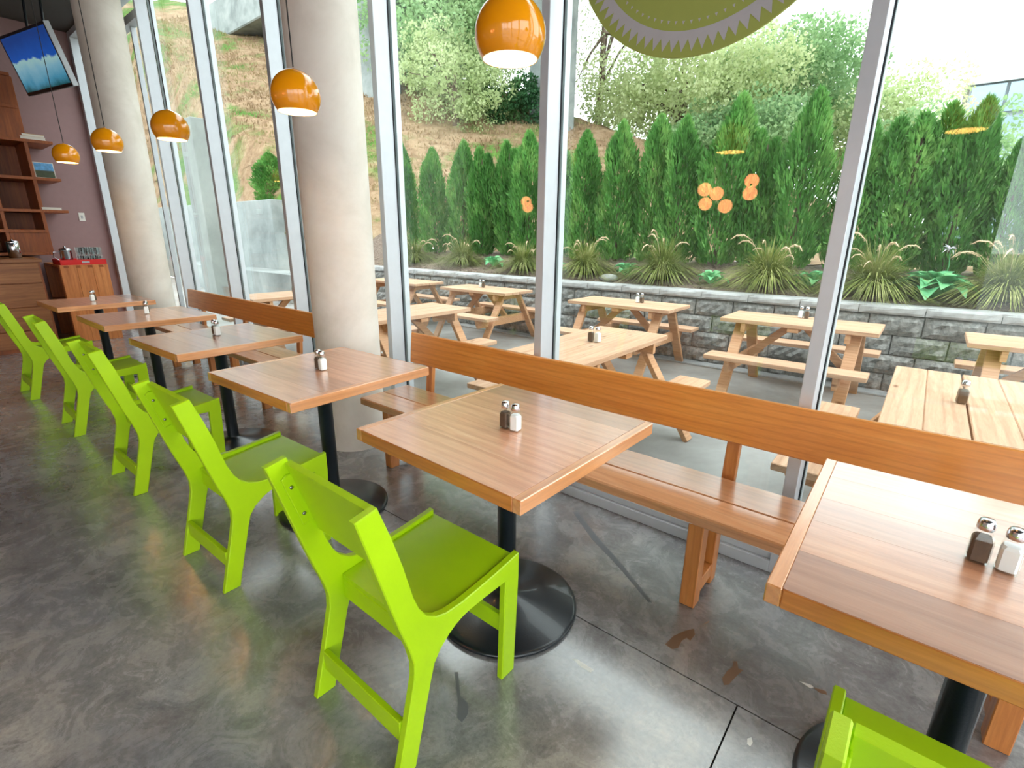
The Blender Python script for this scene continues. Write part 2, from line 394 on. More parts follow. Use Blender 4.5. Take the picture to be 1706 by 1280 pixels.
xs = np.concatenate([np.arange(-70, -20, 2.5), np.arange(-20, 8, .4), np.arange(8, 60, 4)]); ys = np.concatenate([np.arange(6.9, 20, .4), np.arange(20, 70, 4)])
X, Y = np.meshgrid(xs, ys); Zg = hgt(X, Y)+nrg.normal(0, .05, X.shape)
nx = len(xs); idx = np.arange(X.size).reshape(X.shape)
Fq = np.stack([idx[:-1, :-1], idx[:-1, 1:], idx[1:, 1:], idx[1:, :-1]], -1).reshape(-1, 4)
tag(ob('hillside', np_mesh('hillside', np.stack([X, Y, Zg], -1).reshape(-1, 3), Fq, GRD, True)), 'dry grassy hillside rising to the left beyond the hedge', 'hill', kind='structure')
xs = np.arange(-8.0, 8.01, .14); ys = np.arange(5.36, 7.05, .14)
X, Y = np.meshgrid(xs, ys); Zg = hgt(X, Y)+nrg.normal(0, .012, X.shape); idx = np.arange(X.size).reshape(X.shape)
Fq = np.stack([idx[:-1, :-1], idx[:-1, 1:], idx[1:, 1:], idx[1:, :-1]], -1).reshape(-1, 4)
tag(ob('planting_bed', np_mesh('planting_bed', np.stack([X, Y, Zg], -1).reshape(-1, 3), Fq, MULCH, True)), 'bark mulch planting bed above the block retaining wall', 'bed', kind='structure')
# slope left of the bed
xs = np.arange(-40, -7.9, .5); ys = np.arange(5.4, 7.05, .4)
X, Y = np.meshgrid(xs, ys); Zg = hgt(X, Y)+nrg.normal(0, .03, X.shape); idx = np.arange(X.size).reshape(X.shape)
Fq = np.stack([idx[:-1, :-1], idx[:-1, 1:], idx[1:, 1:], idx[1:, :-1]], -1).reshape(-1, 4)
tag(ob('hill_foot', np_mesh('hill_foot', np.stack([X, Y, Zg], -1).reshape(-1, 3), Fq, GRD, True)), 'foot of the dry slope above the concrete walls', 'hill', kind='structure')
xs = np.arange(-80, -17.0, 1.0); ys = np.concatenate([np.arange(-40, 0, 4), np.arange(0, 5.61, .4)])
X, Y = np.meshgrid(xs, ys); Zg = np.maximum(-.12, hgt(X, np.full_like(Y, 5.6))+.02-(5.6-Y)*1.3)+nrg.normal(0, .03, X.shape); idx = np.arange(X.size).reshape(X.shape)
Fq = np.stack([idx[:-1, :-1], idx[:-1, 1:], idx[1:, 1:], idx[1:, :-1]], -1).reshape(-1, 4)
tag(ob('hill_flank', np_mesh('hill_flank', np.stack([X, Y, Zg], -1).reshape(-1, 3), Fq, GRD, True)), 'grassy flank of the hill at the far left beyond the concrete post', 'hill', kind='structure')
tag(MB().box(-14, 9, GLY+.06, 5.3, PZ-.2, PZ).build('patio', PATIO), 'grey concrete patio under the picnic tables', 'patio', kind='structure')
tag(MB().box(-7.7, 9, 4.98, 5.16, PZ, PZ+.025, .006).build('kerb_strip', CAPM), 'pale concrete strip along the foot of the retaining wall', 'kerb', kind='structure')
pv = MB(); pv.box(-80, 80, -80, YB-.2, -.3, -.1); pv.box(XR+.2, 80, YB-.2, 5.3, -.3, -.1); pv.box(-80, XL-.2, YB-.2, 5.3, -.3, -.1)
tag(pv.build('pavement', PATIO), 'pale pavement around the building', 'pavement', kind='structure')

# ---- block retaining wall
WY, WTOP = 5.15, .82
rw = empty('retaining_wall', (0, WY, PZ), 'grey split face block retaining wall behind the picnic tables', 'wall')
MB().box(-7.8, 8, .02, .24, 0, WTOP-PZ-.02).build('core', BLOCKM, rw)
def block_mesh(wd, h, seed, name, mat, rough=.014):
    # rough split face, edges chamfered back
    q = np.random.default_rng(seed); m = MB(); nxx, nz = 7, 4
    vs = []; fs = []
    for k in range(nz+1):
        for i in range(nxx+1):
            edge = i in (0, nxx) or k in (0, nz)
            vs.append((i/nxx*wd, 0.0 if edge else -.012-q.random()*rough, k/nz*h))
    for k in range(nz):
        for i in range(nxx):
            a = k*(nxx+1)+i; fs.append((a, a+1, a+nxx+2, a+nxx+1))
    m.add(vs, fs); m.box(0, wd, .0005, .03, 0, h)
    return m.mesh(name, mat)
CH = .195; BW = .43
bms = [block_mesh(BW-.012, CH-.010, s, 'block', BLOCKM, .03) for s in range(5)]
cms = [block_mesh(.52-.006, .082, 20+s, 'cap_block', CAPM, .005) for s in range(3)]
nb = 0
for c in range(4):
    z = WTOP-PZ-.09-(c+1)*CH
    x = -7.6+(c % 2)*BW*.5
    while x < 7.2:
        b_ = ob('block', bms[rnd.randrange(5)], rw, (x, rnd.uniform(-.006, .006), z+.004))
        x += BW; nb += 1
x = -7.6
while x < 7.3:
    b_ = ob('cap_block', cms[rnd.randrange(3)], rw, (x, -.035+rnd.uniform(-.003, .003), WTOP-PZ-.084)); x += .52
MB().box(-7.6, 7.4, -.033, .22, WTOP-PZ-.03, WTOP-PZ-.003).build('cap_top', CAPM, rw)

# ---- concrete walls at left outside
cw = empty('concrete_wall', (-12, 5.15, PZ), 'tall board marked concrete wall corner outside the left bay', 'wall')
MB().box(-6, 1.85, 0, .95, 0, 2.24, .01).build('wall_body', EXTC, cw)
lw = empty('concrete_ledge', (-11, 4.5, PZ), 'low pale concrete ledge in front of the tall concrete wall', 'ledge')
MB().box(-4, 2.9, 0, .64, 0, .62, .01).build('ledge_body', EXTC, lw)
tag(MB().box(0, .62, 0, .5, 0, 3.5, .012).build('concrete_post', EXTC, None, (-9.35, 3.15, PZ)), 'square pale concrete post outside beside the far column', 'post')

# ---- viaduct
via = empty('viaduct', (-12, 14, 1), 'concrete viaduct with tall piers rising behind the hedge', 'bridge')
MB().box(-60, 20, -1, 7, 10.4, 12.2, .05).build('deck', EXTC, via)
MB().box(1.4, 3.1, 1.6, 2.2, -2, 10.4, .05).build('pier', EXTC, via)
MB().box(-4.9, -3.7, -1.4, -.2, -2, 10.4, .05).build('pier', EXTC, via)
MB().box(-20, -12.2, 1, 6, 4, 10.4, .05).build('abutment', EXTC, via)

# ---- far glass building
fbm = plain('far_glass_panel', (150, 172, 186), .15, .2); fbw = plain('far_spandrel', (178, 188, 196), .6)
fb = empty('glass_building', (2, 42, 1), 'pale glass office building far behind the hedge at right', 'building')
MB().box(0, 26, .3, 12, 0, 9.2).build('wall', fbw, fb)
MB().box(-.3, 26.3, -.1, 12, 9.2, 9.5).build('roof_edge', fbw, fb)
gm = MB().box(0, 1.5, 0, .28, 0, 1.5).mesh('window', fbm)
for k in range(5):
    for i in range(12):
        ob('window', gm, fb, (.1+i*1.65, 0, .4+k*1.8))

# ================================================================== VEGETATION
LEAFC = leafmat('cedar_foliage', (52, 98, 44), (90, 146, 70), (146, 186, 106), .35, 4.0)
LEAFY = leafmat('tree_foliage_light', (168, 186, 132), (202, 214, 166), (226, 232, 194), .55, .6)  # far-tree leaf colours paled, haze put into the foliage
LEAFM = leafmat('tree_foliage_mid', (112, 154, 108), (160, 192, 142), (200, 218, 172), .5, .6)  # mid green lightened for the same painted-in haze
LEAFD = leafmat('tree_foliage_dark', (30, 68, 44), (58, 100, 62), (104, 140, 84), .3, .8)
LEAFS = leafmat('tree_foliage_sparse', (150, 160, 130), (182, 190, 160), (212, 214, 190), .45, .8)
BARK = plain('bark', (96, 80, 66), .9, var=.3)
GRASS = leafmat('fountain_grass', (70, 88, 38), (128, 138, 70), (196, 190, 140), .3, 7)
PLUME = plain('grass_plume', (206, 180, 148), .9, var=.2)
HOSTA = leafmat('hosta_leaf', (70, 140, 96), (108, 178, 126), (156, 206, 150), .25, 8, .4)
PETAL = plain('lily_petal', (232, 222, 240), .6)

def diamonds(P, D, U, L, W):
    """leaf-like quads: base P, direction D, side axis from D x U"""
    S = np.cross(D, U); S /= np.linalg.norm(S, axis=1, keepdims=True)+1e-9
    L = L[:, None]; W = W[:, None]
    nrm = np.cross(S, D)
    a = P; b = P+D*L*.45+S*W+nrm*W*.25; c = P+D*L; d = P+D*L*.45-S*W+nrm*W*.25
    V = np.stack([a, b, c, d], 1).reshape(-1, 3); F = np.arange(len(V)).reshape(-1, 4); return V, F
def rdir(q, n):
    v = q.normal(size=(n, 3)); return v/np.linalg.norm(v, axis=1, keepdims=True)

def cedar_mesh(seed, lean=0.0, forks=1):
    q = np.random.default_rng(seed); n = 9000; Vs = []; Fs = []; off = 0
    tips = [(0, 0, 1.0)] if forks == 1 else [((k-(forks-1)/2)*.17, q.uniform(-.05, .05), q.uniform(.84, 1.0)) for k in range(forks)]
    for (tx, ty, th) in tips:
        m = n//len(tips); t = q.random(m)**.85*th; ang = q.random(m)*2*np.pi
        prof = np.minimum(1, (t+.16)/.26)*np.clip(1-(t/th)**4, 0, 1)**.9
        R = (.26 if forks == 1 else .18)*prof*(1+.20*np.sin(ang*3+t*9+seed)+.15*np.sin(ang*5+t*24))
        rr = R*np.sqrt(q.uniform(.35, 1.08, m))
        P = np.stack([rr*np.cos(ang)+tx*np.minimum(1, t*2.2)+lean*t*t, rr*np.sin(ang)+ty, t], 1)
        D = np.stack([np.cos(ang)*.55, np.sin(ang)*.55, np.full(m, .8)], 1)+q.normal(0, .28, (m, 3)); D /= np.linalg.norm(D, axis=1, keepdims=True)
        U = rdir(q, m); V, F = diamonds(P, D, U, q.uniform(.03, .075, m), q.uniform(.006, .013, m))
        Vs.append(V); Fs.append(F+off); off += len(V)
    return np_mesh('foliage', np.concatenate(Vs), np.concatenate(Fs), LEAFC)
ced = [cedar_mesh(1), cedar_mesh(2), cedar_mesh(3, .04), cedar_mesh(4, .0, 2), cedar_mesh(5, .10), cedar_mesh(6, 0, 3)]
ctr = MB().tube([(0, 0, 0), (0, 0, .45), (.01, 0, .85)], [.018, .014, .004], 7).mesh('trunk', BARK)
# px, py of the tip, y distance, variant, label
HY = 6.55
def ray(u, v):
    return _R*((u-853)/FPX)+_U*(-(v-640)/FPX)+_f
def at_y(u, v, y):
    d = ray(u, v); return CAM+d*((y-CAM.y)/d.y)
def gz(x, y): return float(hgt(np.array(float(x)), np.array(float(y))))
cedars = [(672, 246, 0, 0, 'narrow hedge cedar nearest the left window mullion, thinnest of the row'), (725, 255, 1, 0, 'second hedge cedar from the left, lowest with a blunt top'),
 (766, 242, 2, 0, 'third hedge cedar from the left with a broad rounded tip'), (806, 236, 3, 0, 'twin tipped hedge cedar, fourth from the left'), (845, 224, 3, 0, 'twin tipped hedge cedar, fifth from the left, behind the double picnic tables'),
 (880, 226, 1, 0, 'hedge cedar just left of the mullion beside the orange pendant'), (930, 240, 0, 0, 'hedge cedar hidden partly by the mullion below the orange pendant'), (982, 228, 1, 0, 'hedge cedar rising above the picnic table left of centre'), (1040, 212, 0, 0, 'hedge cedar directly above the centre picnic table'),
 (1098, 200, 1, 0, 'tall hedge cedar above the right end of the centre picnic table'), (1148, 206, 0, 0, 'slim hedge cedar between two taller ones right of centre'), (1222, 172, 4, 0, 'hedge cedar with a bent pointed tip leaning right'),
 (1284, 203, 3, 0, 'hedge cedar with a ragged double top left of the bright gap'), (1362, 163, 2, 0, 'tallest dense hedge cedar just left of the right mullion'), (1452, 200, 0, 0, 'hedge cedar directly behind the right mullion'),
 (1548, 168, 5, 0, 'three stemmed ragged hedge cedar right of the right mullion'), (1640, 176, 2, 0, 'hedge cedar second from the right edge of the photo'), (1712, 235, 1, 0, 'hedge cedar cut by the right edge of the photo')]
for (u, v, k, r_, lab) in cedars:
    p = at_y(u, v, HY); z0 = float(hgt(np.array(p.x), np.array(HY)))-.02; h = p.z-z0
    o = empty('hedge_cedar', (p.x, HY+rnd.uniform(-.1, .1), z0), lab, 'tree', rnd.uniform(-.5, .5) if k in (0, 1, 2) else 0, 'hedge of columnar cedars')
    wd = h*(1.02 if k != 5 else 1.15); dx = .0
    ob('foliage', ced[k], o, (0, 0, .01), None, (wd*(.53 if k < 3 else .6), wd*(.53 if k < 3 else .6), h)); ob('trunk', ctr, o, None, None, (h, h, h))
for x, h, k, lab in [(3.35, 1.95, 0, 'hedge cedar first beyond the right edge of the photo'), (3.95, 2.05, 3, 'hedge cedar second beyond the right edge of the photo'), (4.55, 1.9, 1, 'hedge cedar third beyond the right edge of the photo'), (5.2, 2.0, 2, 'hedge cedar last beyond the right edge of the photo')]:
    o = empty('hedge_cedar', (x, HY, gz(x, HY)-.02), lab, 'tree', 0, 'hedge of columnar cedars'); ob('foliage', ced[k], o, (0, 0, .01), None, (h*.75, h*.75, h)); ob('trunk', ctr, o, None, None, (h, h, h))
p = at_y(447, 258, 6.62)
o = empty('hedge_cedar', (p.x, 6.62, 2.1), 'dark cedar standing on the slope above the tall concrete wall', 'tree', 0, 'hedge of columnar cedars')
ob('foliage', ced[1], o, (0, 0, 0), None, (1.75, 1.75, p.z-2.1)); ob('trunk', ctr, o, None, None, (2, 2, p.z-2.1))

def tree(name, label, x, y, z0, H, R, mat, seed, n=9000, ls=.22, nblob=60, flat=.8, group='trees beyond the hedge', low=.25):
    q = np.random.default_rng(seed)
    o = empty(name, (x, y, z0), label, 'tree', 0, group)
    bl = rdir(q, nblob)*np.cbrt(q.random((nblob, 1)))*np.array([R, R, H*(1-low)/2*1.0]); bl[:, 2] += H*(low+(1-low)/2)
    br = q.uniform(.16, .34, nblob)*R
    i = q.integers(0, nblob, n); d = rdir(q, n)
    P = bl[i]+d*br[i][:, None]*np.array([1, 1, flat])*np.cbrt(q.uniform(.3, 1, (n, 1)))
    D = d*.6+rdir(q, n)+np.array([0, 0, -.25]); D /= np.linalg.norm(D, axis=1, keepdims=True)
    V, F = diamonds(P, D, rdir(q, n), q.uniform(.6, 1.3, n)*ls, q.uniform(.25, .45, n)*ls)
    ob('crown', np_mesh('crown', V, F, mat), o)
    tb = MB(); top = Vector((0, 0, H*.75)); tb.tube([(0, 0, -.6), (R*.03, 0, H*.35), top], [R*.07, R*.05, R*.015], 8)
    for k in range(9):
        b_ = Vector(bl[q.integers(0, nblob)]); s0 = Vector((0, 0, H*q.uniform(.25, .6))); tb.tube([s0, (s0+b_)/2+Vector((0, 0, .2)), b_], [R*.025, R*.017, R*.006], 5)
    tb.build('trunk', BARK, o); return o
def far(u, v, y):
    p = at_y(u, v, y); return p
def ptree(label, u, vtop, y, R, mat, seed, **k):
    p = far(u, vtop, y); z0 = gz(p.x, y)-.3
    return tree('leafy_tree', label, p.x, y, z0, p.z-z0+R*.05, R, mat, seed, **k)
ptree('pale yellow green tree filling the window below the round sign', 1145, 95, 22, 4.2, LEAFY, 31, n=24000, nblob=130, ls=.16)
ptree('broad mid green tree right of the round sign', 1315, 66, 26, 3.7, LEAFM, 32, n=24000, nblob=130, ls=.17)
ptree('rounded pale tree right of the mullion before the glass building', 1475, 135, 27, 3.4, LEAFY, 33, n=16000, nblob=80, ls=.15)
ptree('thin nearly bare tree left of the round sign against white sky', 1010, -60, 24, 3.4, LEAFS, 34, n=4200, nblob=70, ls=.12)
ptree('big leafy tree in the bay beside the orange pendant', 735, -60, 15, 3.4, LEAFM, 35, n=24000, nblob=100, ls=.14, low=.05)
ptree('light leaning tree in front of the big leafy tree', 755, 40, 13, 2.0, LEAFY, 36, n=12000, nblob=60, ls=.11, low=.05)
ptree('dark tree crown behind the nearest orange pendant', 800, -90, 24, 4.5, LEAFD, 37, n=14000, nblob=70, ls=.18, low=.3)
ptree('dark green bush on the hillside crest left of the mullion', 858, 128, 15, 1.1, LEAFD, 38, n=6000, nblob=40, ls=.11, low=0)
ptree('leafy tree at the far right behind the hedge', 1600, 200, 24, 3.0, LEAFM, 39, n=13000, nblob=70, ls=.15)
ptree('mid green tree hiding the gap behind the centre hedge', 1230, 190, 20, 2.6, LEAFM, 40, n=13000, nblob=70, ls=.15)
ptree('small tree on the hillside left of the big leafy tree', 668, 60, 17, 1.8, LEAFM, 41, n=9000, nblob=50, ls=.12, low=.05)
# scrub along the hill crest and dry grass tufts
q = np.random.default_rng(5); n = 26000
px = q.uniform(-34, -2, n); py = q.uniform(7.2, 17, n); pz = hgt(px, py)
P = np.stack([px, py, pz-.02], 1); D = np.stack([q.normal(0, .35, n), q.normal(0, .35, n), np.ones(n)], 1); D /= np.linalg.norm(D, axis=1, keepdims=True)
V, F = diamonds(P, D, rdir(q, n), q.uniform(.05, .2, n), q.uniform(.012, .03, n))
DRYG = leafmat('dry_grass', (120, 94, 70), (164, 138, 108), (128, 142, 84), .3, .35)
tag(ob('dry_grass', np_mesh('dry_grass', V, F, DRYG)), 'dry straw coloured grass tufts over the hillside', 'grass', kind='stuff')
# wood chips
n = 7000; px = q.uniform(-7.2, 4.4, n); py = q.uniform(5.45, 6.5, n); P = np.stack([px, py, hgt(px, py)+.008], 1)
D = rdir(q, n); D[:, 2] *= .3; V, F = diamonds(P, D, np.tile([0., 0, 1], (n, 1))+rdir(q, n)*.3, q.uniform(.02, .06, n), q.uniform(.006, .014, n))
CHIP = leafmat('wood_chips', (90, 70, 58), (140, 118, 102), (186, 168, 150), .0, 40)
tag(ob('wood_chips', np_mesh('wood_chips', V, F, CHIP)), 'loose bark chips scattered over the planting bed', 'mulch', kind='stuff')

def grass_mesh(seed, n=1300):
    q = np.random.default_rng(seed); V = []; F = []; off = 0; T = np.linspace(0, 1, 6)
    for i in range(n):
        a = q.random()*2*np.pi; L = q.uniform(.36, .66); sp = q.uniform(.15, 1.15); r0 = q.uniform(0, .06); w = q.uniform(.002, .0042)
        hor = np.array([np.cos(a), np.sin(a)]); s = np.array([-np.sin(a), np.cos(a), 0])
        r = r0+L*sp*T**1.25*.85; z = L*(T*(1.15-.25*sp)-T**2*(.25+.95*sp*.75))
        C_ = np.stack([hor[0]*r, hor[1]*r, np.maximum(z, -.02)], 1); ww = (w*(1-T**2*.9))[:, None]
        V.append(np.concatenate([C_+s*ww, C_-s*ww])); k = len(T)
        F += [(off+j, off+j+1, off+k+j+1, off+k+j) for j in range(k-1)]; off += 2*k
    return np_mesh('blades', np.concatenate(V), F, GRASS)
gms = [grass_mesh(s) for s in (1, 2, 3)]
def plume_mesh():
    m = MB(); pts = [Vector((.0, 0, .0)), Vector((.06, 0, .30)), Vector((.16, 0, .50)), Vector((.24, 0, .56)), Vector((.32, 0, .56)), Vector((.38, 0, .52))]
    m.tube(pts, [.0015, .0015, .002, .0075, .007, .001], 6)
    qq = np.random.default_rng(3)
    for k in range(60):
        t = qq.uniform(2, 5); i = int(t); p = pts[i].lerp(pts[min(i+1, 5)], t-i); d = Vector((qq.normal(), qq.normal(), qq.normal())).normalized()*.02
        m.add([p, p+d+Vector((.004, 0, 0)), p+d-Vector((.0, .003, .003))], [(0, 1, 2)])
    return m.mesh('plume', PLUME)
plm = plume_mesh()
gl = [(872, 428, 5.75, 'fountain grass clump left of the pendant mullion above the wall'), (975, 440, 5.75, 'fountain grass clump right of the pendant mullion above the wall'), (1103, 446, 5.75, 'fountain grass clump above the centre picnic table'), (1278, 462, 5.75, 'broad fountain grass clump above the right of centre picnic table'),
      (1455, 478, 5.7, 'bright green fountain grass clump just right of the right mullion'), (1672, 492, 5.75, 'fountain grass clump cut by the right edge of the photo'), (690, 420, 5.8, 'fountain grass clump at the left end of the bed beside the column'), (770, 425, 5.85, 'fountain grass clump above the double picnic tables')]
for i, (u, v, y, lab) in enumerate(gl):
    p = at_y(u, v, y); z0 = gz(p.x, y)
    o = empty('fountain_grass', (p.x, y, z0), lab, 'grass', rnd.uniform(0, 6), 'fountain grass clumps in the planting bed'); s = rnd.uniform(1.0, 1.2)
    ob('blades', gms[i % 3], o, None, None, (s*1.3, s*1.3, s*1.08))
    for k in range(rnd.randrange(7, 11)): ob('plume', plm, o, None, (rnd.uniform(-.15, .15), rnd.uniform(-.1, .35), rnd.uniform(0, 6.28)), (s*rnd.uniform(.65, .95),)*3)
# hostas: every leaf its own piece
lm_ = MB(); T = np.linspace(0, 1, 6); wv = [0.004, .036, .058, .056, .034, .0]; vs = []
for t, ww in zip(T, wv):
    z = .085*math.sin(t*2.7); x = .22*t
    vs += [(x, -ww, z+.018*(ww/.046)), (x, 0, z), (x, ww, z+.018*(ww/.046))]
lm_.add(vs, [f for i in range(5) for f in ((i*3, i*3+3, i*3+4, i*3+1), (i*3+1, i*3+4, i*3+5, i*3+2))], 0, True); leafm = lm_.mesh('leaf', HOSTA)
hs = [(1548, 494, 5.62, 1.45, 30, 'large hosta with broad leaves above the wall at right'), (1187, 458, 5.62, .85, 12, 'small hosta above the gap between the two back picnic tables'), (1045, 445, 5.75, .9, 12, 'small hosta between two fountain grasses left of centre'),
      (1352, 468, 5.75, .95, 12, 'small hosta left of the right mullion'), (822, 436, 5.8, .9, 12, 'small hosta above the double picnic tables'), (925, 438, 5.8, .8, 10, 'small hosta beside the pendant mullion')]
for (u, v, y, s, n, lab) in hs:
    p = at_y(u, v, y); o = empty('hosta', (p.x, y, gz(p.x, y)), lab, 'plant', 0, 'hostas in the planting bed')
    for k in range(n):
        a = k*2.4+rnd.uniform(-.3, .3); sc_ = s*(1.15-.35*k/n)
        ob('leaf', leafm, o, (.03*math.cos(a), .03*math.sin(a), .02+.05*k/n), (rnd.uniform(-.35, .35), .12-.95*(k/n)+rnd.uniform(-.1, .1), a), (sc_,)*3)
# lily on a stalk
p = at_y(1580, 430, 6.0); z0 = gz(p.x, 6.0); o = empty('lily', (p.x, 6.0, z0), 'pale lilac lily flower on a tall stalk behind the large hosta', 'flower')
pl = at_y(1583, 416, 6.0); MB().tube([(0, 0, 0), (.02, 0, (pl.z-z0)*.6), (pl.x-p.x, 0, pl.z-z0)], [.006, .005, .004], 6).build('stalk', HOSTA, o)
pm = MB().add([(0, 0, 0), (.035, -.010, .012), (.075, 0, -.012), (.035, .010, .012)], [(0, 1, 2, 3)]).mesh('petal', PETAL)
for k in range(14): ob('petal', pm, o, (pl.x-p.x, 0, pl.z-z0), (rnd.uniform(-.4, .4), rnd.uniform(-.9, .9), k*.9))
# a rock in the bed
rm = MB(); rk = np.random.default_rng(2); rp = [(0.001, -.04), (.09, -.02), (.11, .02), (.08, .06), (.03, .075), (0.001, .078)]
rm.lathe(rp, 11); rm.v = [(x*1.3*(1+rk.normal(0, .05)), y*(1+rk.normal(0, .05)), z) for x, y, z in rm.v]
p = at_y(1015, 458, 5.6); tag(rm.build('rock', CAPM, None, (p.x, 5.6, gz(p.x, 5.6))), 'pale rock lying in the mulch left of centre', 'rock')

# ================================================================== CAFE TABLES
TH, TS, TT = .77, .76, .044
def table_proto():
    o = empty('cafe_table', (0, 0, 0), 'x', 'table', 0, 'cherry wood cafe tables in a row')
    h = TS/2; e1, e2 = .004, .030
    top = MB(); top.box(-h+e2, h-e2, -h+e1, h-e1, TH-TT, TH-.020).build('tabletop', TOPE, o)
    tt = o.children[0]
    MB().box(-h+e2, h-e2, -h, -h+e1, TH-TT, TH, .0025).build('edge_band', TOPE, tt); MB().box(-h+e2, h-e2, h-e1, h, TH-TT, TH, .0025).build('edge_band', TOPE, tt)
    MB().box(-h, -h+e2, -h, h, TH-TT, TH, .0025).build('end_strip', TOPEY, tt); MB().box(h-e2, h, -h, h, TH-TT, TH, .0025).build('end_strip', TOPEY, tt)
    ys = [-h+e1, -.215, -.055, .085, .245, h-e1]
    for a, b_ in zip(ys[:-1], ys[1:]):
        MB().box(-h+e2, h-e2, a+.0001, b_-.0001, TH-.019, TH-.0002, .0003).build('plank', TOPW, tt)
    MB().lathe([(.036, .03), (.036, TH-TT-.03), (.06, TH-TT-.022), (.06, TH-TT-.012)], 32).build('pole', BLACK, o)
    MB().box(-.26, .26, -.04, .04, TH-TT-.012, TH-TT, .003).box(-.04, .04, -.26, .26, TH-TT-.012, TH-TT, .003).build('top_plate', BLACK, o)
    MB().lathe([(.001, .0), (.278, .0), (.283, .006), (.281, .014), (.268, .019), (.16, .034), (.075, .05), (.05, .062), (.036, .07), (.036, .072)], 56).build('base', BLACK, o)
    return o
tx = [-4.4603, -3.0546, -1.6899, -.4229, .7848, 2.0999]; tdy = [-.0545, -.0211, -.0081, -.009, .0145, .0781]; trot = [.0374, .0152, .0427, .035, -.0261, .0074]
tlab = ['farthest square cherry cafe table near the red topped dresser', 'second farthest square cherry cafe table before the far column', 'square cherry cafe table third from the far end', 'square cherry cafe table beside the near concrete column',
        'square cherry cafe table at the centre above the nearest whole green chair', 'nearest square cherry cafe table in the lower right corner with pale glare']
tp = table_proto()
for i in range(6):
    t = tp if i == 0 else copy_tree(tp)
    t.location = (tx[i]+.38, .38+tdy[i], 0); t.rotation_euler = (0, 0, trot[i]); t['label'] = tlab[i]

# ================================================================== CHAIRS
PROF = [(-.386, .832), (-.326, .844), (-.293, .750), (-.265, .655), (-.239, .549), (-.222, .504), (-.2, .469), (-.168, .445), (-.130, .4325), (-.072, .429), (0, .433), (.062, .438), (.13, .446), (.187, .453),
        (.187, .364), (.168, 0), (.106, 0), (.120, .381), (.022, .382), (-.04, .381), (-.073, .376), (-.1, .367), (-.121, .356), (-.156, .330), (-.18, .298), (-.193, .257), (-.219, .163), (-.263, 0),
        (-.328, 0), (-.295, .127), (-.268, .234), (-.252, .300), (-.250, .345), (-.262, .400), (-.283, .464), (-.309, .553), (-.353, .715)]
def chair_proto():
    o = empty('green_chair', (0, 0, 0), 'x', 'chair', 0, 'lime green painted chairs along the tables')
    for s in (-1, 1):
        x0, x1 = (.19, .215) if s > 0 else (-.215, -.19)
        MB().prism(PROF, x0, x1, .003).build('side_panel', LIME, o)
    def slant(y0, z0, y1, z1, th, xa, xb):   # board between two (y,z) points
        d = Vector((y1-y0, z1-z0)).normalized(); n = Vector((-d.y, d.x))*th
        return [(y0, z0), (y1, z1), (y1+n.x, z1+n.y), (y0+n.x, z0+n.y)]
    MB().prism(slant(-.200, .400, .186, .436, -.018, 0, 0), -.19, .19, .0025).build('seat', LIME, o)
    MB().prism(slant(-.318, .836, -.245, .600, -.018, 0, 0), -.19, .19, .003).build('backrest', LIME, o)
    MB().box(-.19, .19, -.200, -.180, .312, .382, .0025).build('seat_apron', LIME, o)
    MB().box(-.19, .19, -.292, -.273, .095, .165, .0025).build('rear_stretcher', LIME, o)
    MB().box(-.19, .19, .122, .141, .172, .238, .0025).build('front_stretcher', LIME, o)
    for s in (-1, 1):
        pts = slant(-.352, .79, -.306, .635, .040, 0, 0)
        a, b_ = (.183, .1905) if s > 0 else (-.1905, -.183)
        pr = MB().prism([(-.352, .785), (-.338, .797), (-.312, .797), (-.268, .640), (-.305, .628)], a, b_, .002).build('back_bracket', LIME, o)
        for yy, zz in ((-.327, .757), (-.300, .665)):
            sm = MB().lathe([(.001, .0035), (.003, .0035), (.0055, .002), (.0055, 0)], 12); sc_o = sm.build('screw', STEEL, pr, ((.183 if s > 0 else -.183), yy, zz)); sc_o.rotation_euler = (0, -s*math.pi/2, 0)
        for yy, zz in ((-.287, .17), (.13, .243)):
            pass
    return o
cxs = [-3.85, -2.52, -1.197, .022, 1.175, 2.462]; cdy = [-.05, .01, .02, .008, 0, .08]; crz = [.03, .0, .02, .03, .0, .0]
clab = ['lime green chair farthest away, cut by the left edge of the photo', 'lime green chair second farthest, at the second farthest table', 'lime green chair third from the far end', 'lime green chair at the table beside the near concrete column',
        'lime green chair in the centre foreground, shown whole', 'lime green chair in the lower right corner, only its back top showing']
cp = chair_proto()
for i in range(6):
    c = cp if i == 0 else copy_tree(cp)
    c.location = (cxs[i], cdy[i], 0); c.rotation_euler = (0, 0, crz[i]); c['label'] = clab[i]

